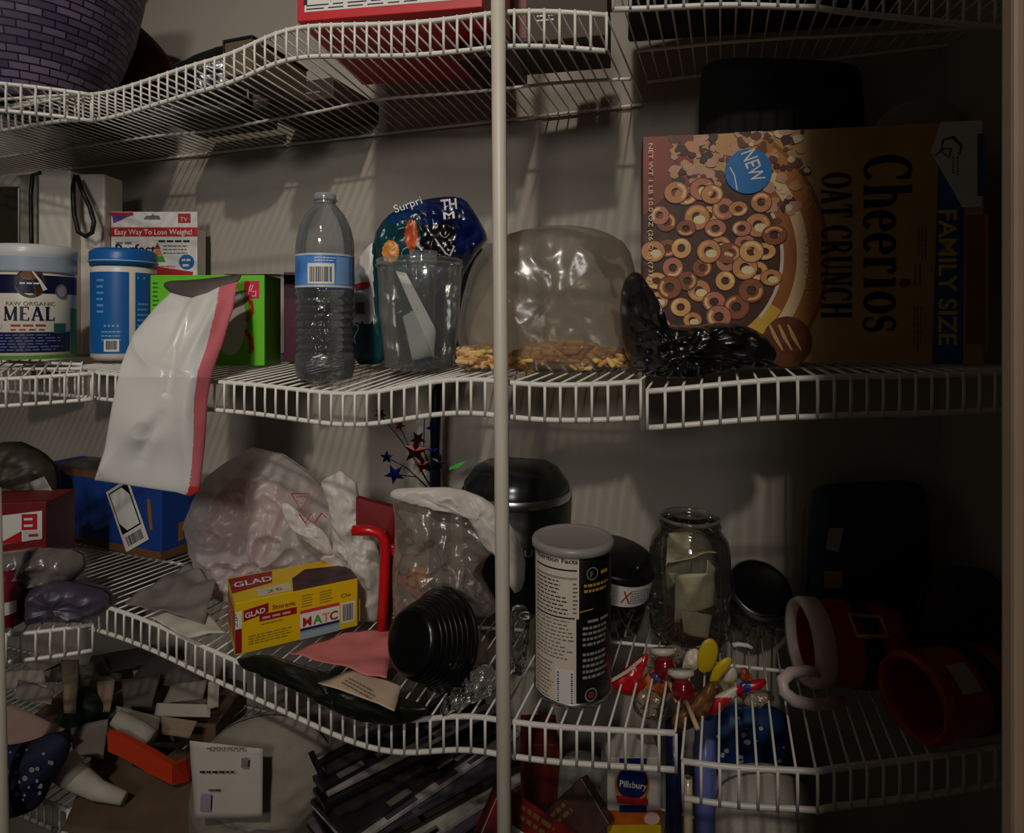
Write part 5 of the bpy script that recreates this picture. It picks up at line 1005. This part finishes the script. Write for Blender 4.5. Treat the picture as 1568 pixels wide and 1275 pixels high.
for i, (lb, qd, m) in enumerate([
    ('pale envelope corner at the left edge, just under the side shelf lip', [(10, 1054, .90), (72, 1052, .90), (66, 1022, .93), (8, 1028, .93)], E3),
    ('olive grey envelope slanting below the topmost pale one', [(22, 1070, .88), (78, 1078, .88), (84, 1056, .90), (28, 1040, .90)], E1),
    ('narrow beige envelope standing upright under the side shelf', [(97, 1092, .91), (116, 1092, .91), (121, 1010, .93), (93, 1010, .93)], E2),
    ('long pinkish envelope at the left edge above the dotted navy cloth', [(-20, 1150, .83), (44, 1140, .83), (100, 1116, .86), (-20, 1060, .88)], E4),
    ('small brown envelope standing beside the green bag', [(154, 1090, .94), (168, 1090, .94), (176, 1040, .95), (148, 1044, .95)], E2),
    ('grey envelope lying behind the white paper roll', [(190, 1080, .95), (232, 1082, .95), (246, 1032, .97), (186, 1040, .97)], E5),
    ('pale envelope with dark fold right of the white paper roll', [(178, 1106, .93), (240, 1130, .93), (246, 1098, .94), (178, 1080, .94)], E1),
    ('grey card at the right end of the mail heap', [(248, 1124, .93), (290, 1130, .93), (302, 1104, .94), (246, 1096, .94)], E2),
    ('square grey envelope left of the orange strip', [(112, 1156, .89), (158, 1162, .89), (166, 1100, .92), (108, 1114, .92)], E1),
    ('white torn paper hanging below the shelf corner', [(318, 1086, .90), (334, 1082, .90), (336, 1040, .91), (318, 1044, .91)], E3),
    ('dark folded leaflet at the back of the mail heap', [(128, 1040, 1.0), (230, 1014, 1.0), (245, 985, 1.03), (140, 1004, 1.03)], E5),
    ('grey leaflet overlapping the dark folded leaflet', [(200, 1042, .98), (300, 1056, .98), (318, 1024, 1.0), (230, 1000, 1.0)], E5),
    ('pale strip of paper across the right of the mail heap', [(236, 1096, .95), (322, 1098, .95), (322, 1078, .96), (240, 1076, .96)], E3),
    ('grey leaflet near the right end of the mail heap', [(250, 1076, .96), (310, 1070, .96), (318, 1040, .98), (262, 1048, .98)], E1)]): paper(lb, qd, m, sd=i)
rn = random.Random(31); SC = [E1, E2, E3, E5, M('scrap_ash', (120, 116, 110), .8, var=.2)]
for i in range(18):
    px = rn.uniform(60, 320); py = rn.uniform(1010, 1110); Y = rn.uniform(.955, .965)+.0004*(1110-py)*1.2; w_ = rn.uniform(16, 34); h_ = rn.uniform(6, 15); t_ = rn.uniform(-.6, .5); c_, s_ = math.cos(t_), math.sin(t_)
    q_ = [(px+a*c_-b*s_, py+a*s_+b*c_, Y+(.012 if b < 0 else 0)) for a, b in ((-w_, h_), (w_, h_), (w_, -h_), (-w_, -h_))]
    paper('scrap of paper or envelope lying loose in the heap of mail', q_, SC[i % 5], 'paper_scrap', 'paper', 'loose scraps in the heap of mail', 50+i, .003)
soft('plastic_bag', 'dark green bag among the mail under the side shelf', 'bag', [(85, 1118), (100, 1080), (120, 1050), (150, 1060), (165, 1085), (140, 1110), (105, 1128)], .945, .05, M('bottle_green_film', (26, 44, 18), .5, var=.3), amp=.006, f=50)
mb = MB(); mb.tube([P(176, 1098, .90), P(190, 1106, .90), P(215, 1120, .895), P(232, 1130, .89)], [.010, .012, .0125, .011], E3, 14); solo(mb, 'paper_roll', 'short pale paper roll above the orange strip', 'paper')
mb = MB(); mb.tube([P(92, 1166, .84), P(110, 1185, .84), P(150, 1210, .84), P(190, 1222, .835)], [.020, .017, .012, .008], M('white_paper', (204, 196, 184)), 14); solo(mb, 'paper_roll', 'long white crumpled paper roll right of the dotted navy cloth', 'paper')
def dots(mb):
    rn = random.Random(7); vs = [(p, i) for i, p in enumerate(mb.v)]
    for i in range(34):
        x, y = rn.uniform(0, 92), rn.uniform(1140, 1235)
        if not inpoly([(0, 1150), (80, 1135), (92, 1150), (60, 1225), (0, 1238)])(x, y): continue
        c = min((p for p in mb.v), key=lambda p: abs(CX+FPX*p.x/p.y-x)+abs(CY+FPX*(H-p.z)/p.y-y)+p.y*80)
        mb.disc(flat(c+Vector((0, -.0012, 0)), (1, 0, 0), (0, 0, 1)), 0, 0, rn.uniform(.0016, .0036), M('dot_white', (150, 154, 170), .7), 0, n=10)
soft('dotted_cloth', 'navy cloth with pale dots at the left edge of the lowest shelf', 'cloth', [(-40, 1150), (0, 1146), (42, 1138), (84, 1120), (108, 1130), (102, 1164), (78, 1198), (62, 1236), (20, 1250), (-40, 1252)], .80, .05, M('navy_cloth', (22, 28, 62), .8, var=.2), amp=.005, f=35, rid=.004, n=70, rings=14, extra=dots)
OR_ = M('orange_red_plastic', (206, 62, 28), .4, var=.08); mb = MB()
for pl in ([(164, 1122), (182, 1126), (232, 1152), (264, 1172), (264, 1202), (228, 1184), (196, 1164), (165, 1150)], [(264.5, 1172), (284, 1164), (290, 1196), (264.5, 1202)]):
    f_ = [P(x, y, .86-(.02 if x > 264 and len(pl) == 4 and x > 270 else 0)*-1) for x, y in pl]; n_ = len(f_); mb.add(f_+[p+Vector((0, .008, 0)) for p in f_], [list(range(n_)), list(range(2*n_-1, n_-1, -1))]+[[(i+1) % n_, i, n_+i, n_+(i+1) % n_] for i in range(n_)], OR_)
solo(mb, 'plastic_tray', 'orange-red plastic tray edge left of the pale sack', 'tray')
SK = M('sack_cloth', (146, 138, 124), .85, var=.15, bump=.3, bscale=300)
def mark(mb): strip(mb, flat(P(476, 1150, .755), (1, 0, 0), (0, 0, 1)), [(0, 0), (.006, -.014), (.013, -.028)], .008, INK, 0)
soft('cloth_sack', 'large pale sack with a black mark behind the printed sheet', 'sack', [(300, 1330), (292, 1220), (306, 1150), (350, 1110), (400, 1094), (450, 1096), (490, 1118), (512, 1150), (518, 1190), (500, 1230), (470, 1290), (440, 1330)], .815, .11, SK, amp=.008, f=20, rid=.008, n=110, rings=26, extra=mark, rest='BM')
mb = MB(); sheet(mb, [P(298, 1254, .735), P(402, 1250, .735), P(402, 1146, .748), P(290, 1134, .748)], M('label_sheet', (190, 182, 172), .8, var=.05), 12, 12, .0015, 30, 4)
S = flat(P(298, 1254, .733), (1, 0, 0), (0, .105, 1)); k = .735/950
mb.lines(S, 5*k, 64*k, 76*k, 72*k, 1, INK, 3, .001); mb.rect(S, 68*k, 74*k, 78*k, 88*k, GREY, .001); mb.lines(S, 20*k, 38*k, 44*k, 46*k, 1, INK, 4, .001); mb.rect(S, 8*k, 12*k, 24*k, 36*k, M('lilac_stamp', (150, 140, 156), .7), .001); mb.lines(S, 14*k, 98*k, 76*k, 106*k, 1, GREY, 6, .001)
solo(mb, 'printed_sheet', 'white printed sheet leaning on the pale sack', 'paper')
# fanned magazines
rn = random.Random(12); dv = Vector((.755, .656, 0)); nv = Vector((-.656, .755, 0)); S0 = Vector((-.010, .745, ZB+.007))
cols = [(150, 146, 150), (40, 36, 38), (196, 190, 186), (28, 28, 34), (120, 104, 126), (204, 198, 190), (34, 32, 32), (90, 84, 96), (210, 204, 198), (44, 40, 46), (60, 56, 50), (26, 26, 26), (180, 172, 164), (36, 34, 40), (64, 60, 66), (30, 30, 28), (124, 116, 108)]
words = ['bottom of the fan, lowest', 'second from the bottom of the fan', 'third from the bottom of the fan', 'fourth from the bottom of the fan', 'fifth from the bottom of the fan', 'sixth from the bottom of the fan', 'seventh from the bottom of the fan', 'eighth from the bottom of the fan', 'ninth from the bottom of the fan', 'ninth from the top of the fan', 'eighth from the top of the fan', 'sixth from the top of the fan', 'fifth from the top of the fan', 'fourth from the top of the fan', 'third from the top of the fan', 'second from the top of the fan', 'top of the fan, uppermost']
words[10] = 'seventh from the top of the fan'; words[9] = 'eighth from the top of the fan'
tone = lambda c: 'white' if min(c) > 170 else 'grey' if min(c) > 80 else 'dark'
for i, c in enumerate(cols):
    a_ = math.atan2(dv.y, dv.x)+rn.uniform(-.11, .11); th = .0055; mb = MB()
    CV = M('magazine_cover_'+str(i), c, .3, rgb2=tuple(int(x*.6) for x in c), scale=rn.uniform(10, 40), coat=.2)
    mb.rbox((-.145, 0, 0), (.135, .17, th), CV, .0006); mb.rbox((-.1448, .002, .0006), (.1348, .169, th-.0006), M('magazine_pages', (170, 164, 156), .8), 0)
    for _ in range(3): u_ = rn.uniform(0, .2); mb.rect(flat((-.14, 0, th), (1, 0, 0), (0, 1, 0)), u_, .001, u_+rn.uniform(.02, .07), rn.uniform(.006, .014), M('cover_print_%d' % (i % 4), ((80, 70, 84), (110, 106, 102), (60, 52, 48), (48, 46, 58))[i % 4], .4), .0004)
    solo(mb, 'magazine', 'glossy %s magazine, %s left of the middle pole' % (tone(c), words[i]), 'magazine', 'magazines fanned on the lowest shelf', world=False, base=S0+nv*(.0125*i+rn.uniform(-.003, .003))+dv*rn.uniform(-.02, .02)+Vector((0, 0, .0063*i)), rz=a_)
# right of the pole
def upright(name, label, cat, x0, x1, ytop, Y, D, m, rz=0, extra=None, group=None):
    a_ = P(x0, ytop, Y); b_ = P(x1, ytop, Y); Lc = b_.x-a_.x; Hc = a_.z-(ZB+.008); mb = MB(); mb.rbox((0, 0, 0), (Lc, D, Hc), m, .001)
    if extra: extra(mb, faces(Lc, D, Hc), Lc, Hc, Y/FPX)
    return solo(mb, name, label, cat, group, world=False, base=(a_.x, Y, ZB+.008), rz=rz)
upright('food_carton', 'dark maroon carton on the lowest shelf, right of the middle pole', 'box', 798, 856, 1140, .77, .06, M('maroon_dull', (96, 28, 26), .5, var=.2))
soft('foil_packet', 'grey foil packet between the maroon carton and the cake mix box', 'packet', [(852, 1330), (852, 1180), (866, 1150), (905, 1148), (930, 1170), (934, 1330)], .775, .04, M('grey_foil', (150, 150, 146), .35, .3, bump=.3), amp=.004, f=40, rid=.004, n=70, rings=14)
def pill(mb, F_, Lc, Hc, k):
    S = F_[0]; V = lambda y: Hc-(y-1160)*k
    mb.rect(S, 0, 0, Lc, V(1240), M('cake_orange', (214, 110, 30), .45, rgb2=(170, 70, 20), scale=60)); mb.rect(S, 0, V(1290), Lc, V(1262), YEL, .0006)
    mb.rect(S, 18*k, V(1228), 60*k, V(1160), M('logo_navy', (20, 34, 96), .4), .0006); mb.disc(S, 38*k, V(1200), 27*k, M('logo_orange', (220, 130, 40), .4), .0008, 30*k); mb.disc(S, 38*k, V(1197), 24*k, M('logo_navy', (20, 34, 96)), .0011, 26*k)
    mb.poly(S, [(13*k, V(1216)), (62*k, V(1222)), (62*k, V(1232)), (15*k, V(1228))], RED, .0014); mb.rect(S, 18*k, V(1242), 60*k, V(1231), M('logo_navy', (20, 34, 96)), .0013)
    mb.text(S, 'Pillsbury', 18*k, V(1202), 14*k, WHITE, .0016, -.12, 42*k, bold=.01); mb.disc(S, 68*k, V(1252), 12*k, M('frosting_print', (226, 200, 180), .5), .0009, 10*k)
upright('cake_mix_box', 'white and orange cake mix box with a round navy logo on the lowest shelf', 'box', 930, 1012, 1160, .70, .05, M('cake_box_white', (206, 198, 190), .45), extra=pill)
for lb, x0, x1, c, yt, Y in (('dark navy gift wrap roll beside the cake mix box', 1020, 1044, (26, 34, 74), 1105, .745), ('slim cream gift wrap roll between two blue rolls', 1047, 1060, (206, 194, 160), 1190, .72), ('lilac blue gift wrap roll, thickest of the three', 1064, 1096, (116, 130, 206), 1095, .735)):
    r_ = (x1-x0)/2*Y/FPX; a_ = P((x0+x1)/2, yt, Y); hh = a_.z-(ZB+.008); mb = MB(); m = M('wrap_%d' % x0, c, .25, var=.1, coat=.4)
    mb.lathe([(r_*.5, 0), (r_, 0), (r_, hh), (r_*.55, hh), (r_*.5, hh-.004), (r_*.5, 0)], m, 32); mb.lathe([(r_*.5, .001), (r_*.5, hh-.003), (r_*.54, hh+.0005)], M('card_core', (120, 100, 80), .8), 24)
    solo(mb, 'gift_wrap_roll', lb, 'roll', 'gift wrap rolls', world=False, base=(a_.x, Y, ZB+.008))
def flakes(mb):
    rn = random.Random(2); W_ = M('snow_dot', (206, 214, 224), .7)
    for i in range(22):
        x, y = rn.uniform(1098, 1196), rn.uniform(1092, 1168)
        c = min(mb.v, key=lambda p: abs(CX+FPX*p.x/p.y-x)+abs(CY+FPX*(H-p.z)/p.y-y)+p.y*80); mb.disc(flat(c+Vector((0, -.0012, 0)), (1, 0, 0), (0, 0, 1)), 0, 0, rn.uniform(.001, .004), W_, 0, n=10)
soft('gift_bag', 'blue gift bag with white snow dots under the sweets pile', 'bag', [(1100, 1330), (1092, 1200), (1088, 1100), (1110, 1082), (1180, 1080), (1208, 1090), (1212, 1200), (1206, 1330)], .81, .05, M('snow_blue', (16, 62, 116), .5, var=.2), amp=.004, f=35, power=5, n=80, rings=14, extra=flakes, rest='BM')
soft('towel', 'white folded towel below the right end of the lower shelf', 'towel', [(1098, 1330), (1092, 1250), (1100, 1200), (1130, 1186), (1190, 1182), (1232, 1190), (1240, 1250), (1236, 1330)], .72, .08, M('white_towel', (206, 198, 186), .9, var=.06, bump=.5, bscale=500), amp=.006, f=25, rid=.006, n=90, rings=20, power=4, rest='BM')
CHB = M('choc_box', (74, 38, 26), .45, rgb2=(50, 26, 20)); 
for i, (lb, cx, cy, Y, rz, m) in enumerate((('brown and gold flat carton slanting in front of the foil packet', 866, 1268, .70, -.75, CHB), ('red and black flat carton slanting beside the middle pole', 806, 1276, .665, .6, M('red_black_box', (150, 24, 28), .4, rgb2=(30, 16, 16), scale=25)))):
    c = P(cx, cy, Y); mb = MB(); T_ = Matrix.Rotation(R(-50), 3, 'X'); mb.rbox((-.05, -.025, -.012), (.05, .025, .012), m, .001, 2, None)
    S = flat((-.05, -.025, .012), (1, 0, 0), (0, 1, 0)); mb.lines(S, .01, .030, .09, .046, 2, M('dull_gold_print', (110, 84, 40), .5), i+3, .0005, .5); mb.rect(S, .02, .008, .05, .024, (M('brown_red_print', (120, 50, 34)), WHITE)[i], .0005)
    Mr = Matrix.Rotation(rz, 3, 'Y') @ Matrix.Rotation(R(55), 3, 'X'); mb.v = [Mr @ p for p in mb.v]
    solo(mb, 'flat_carton', lb, 'box', world=False, base=c)
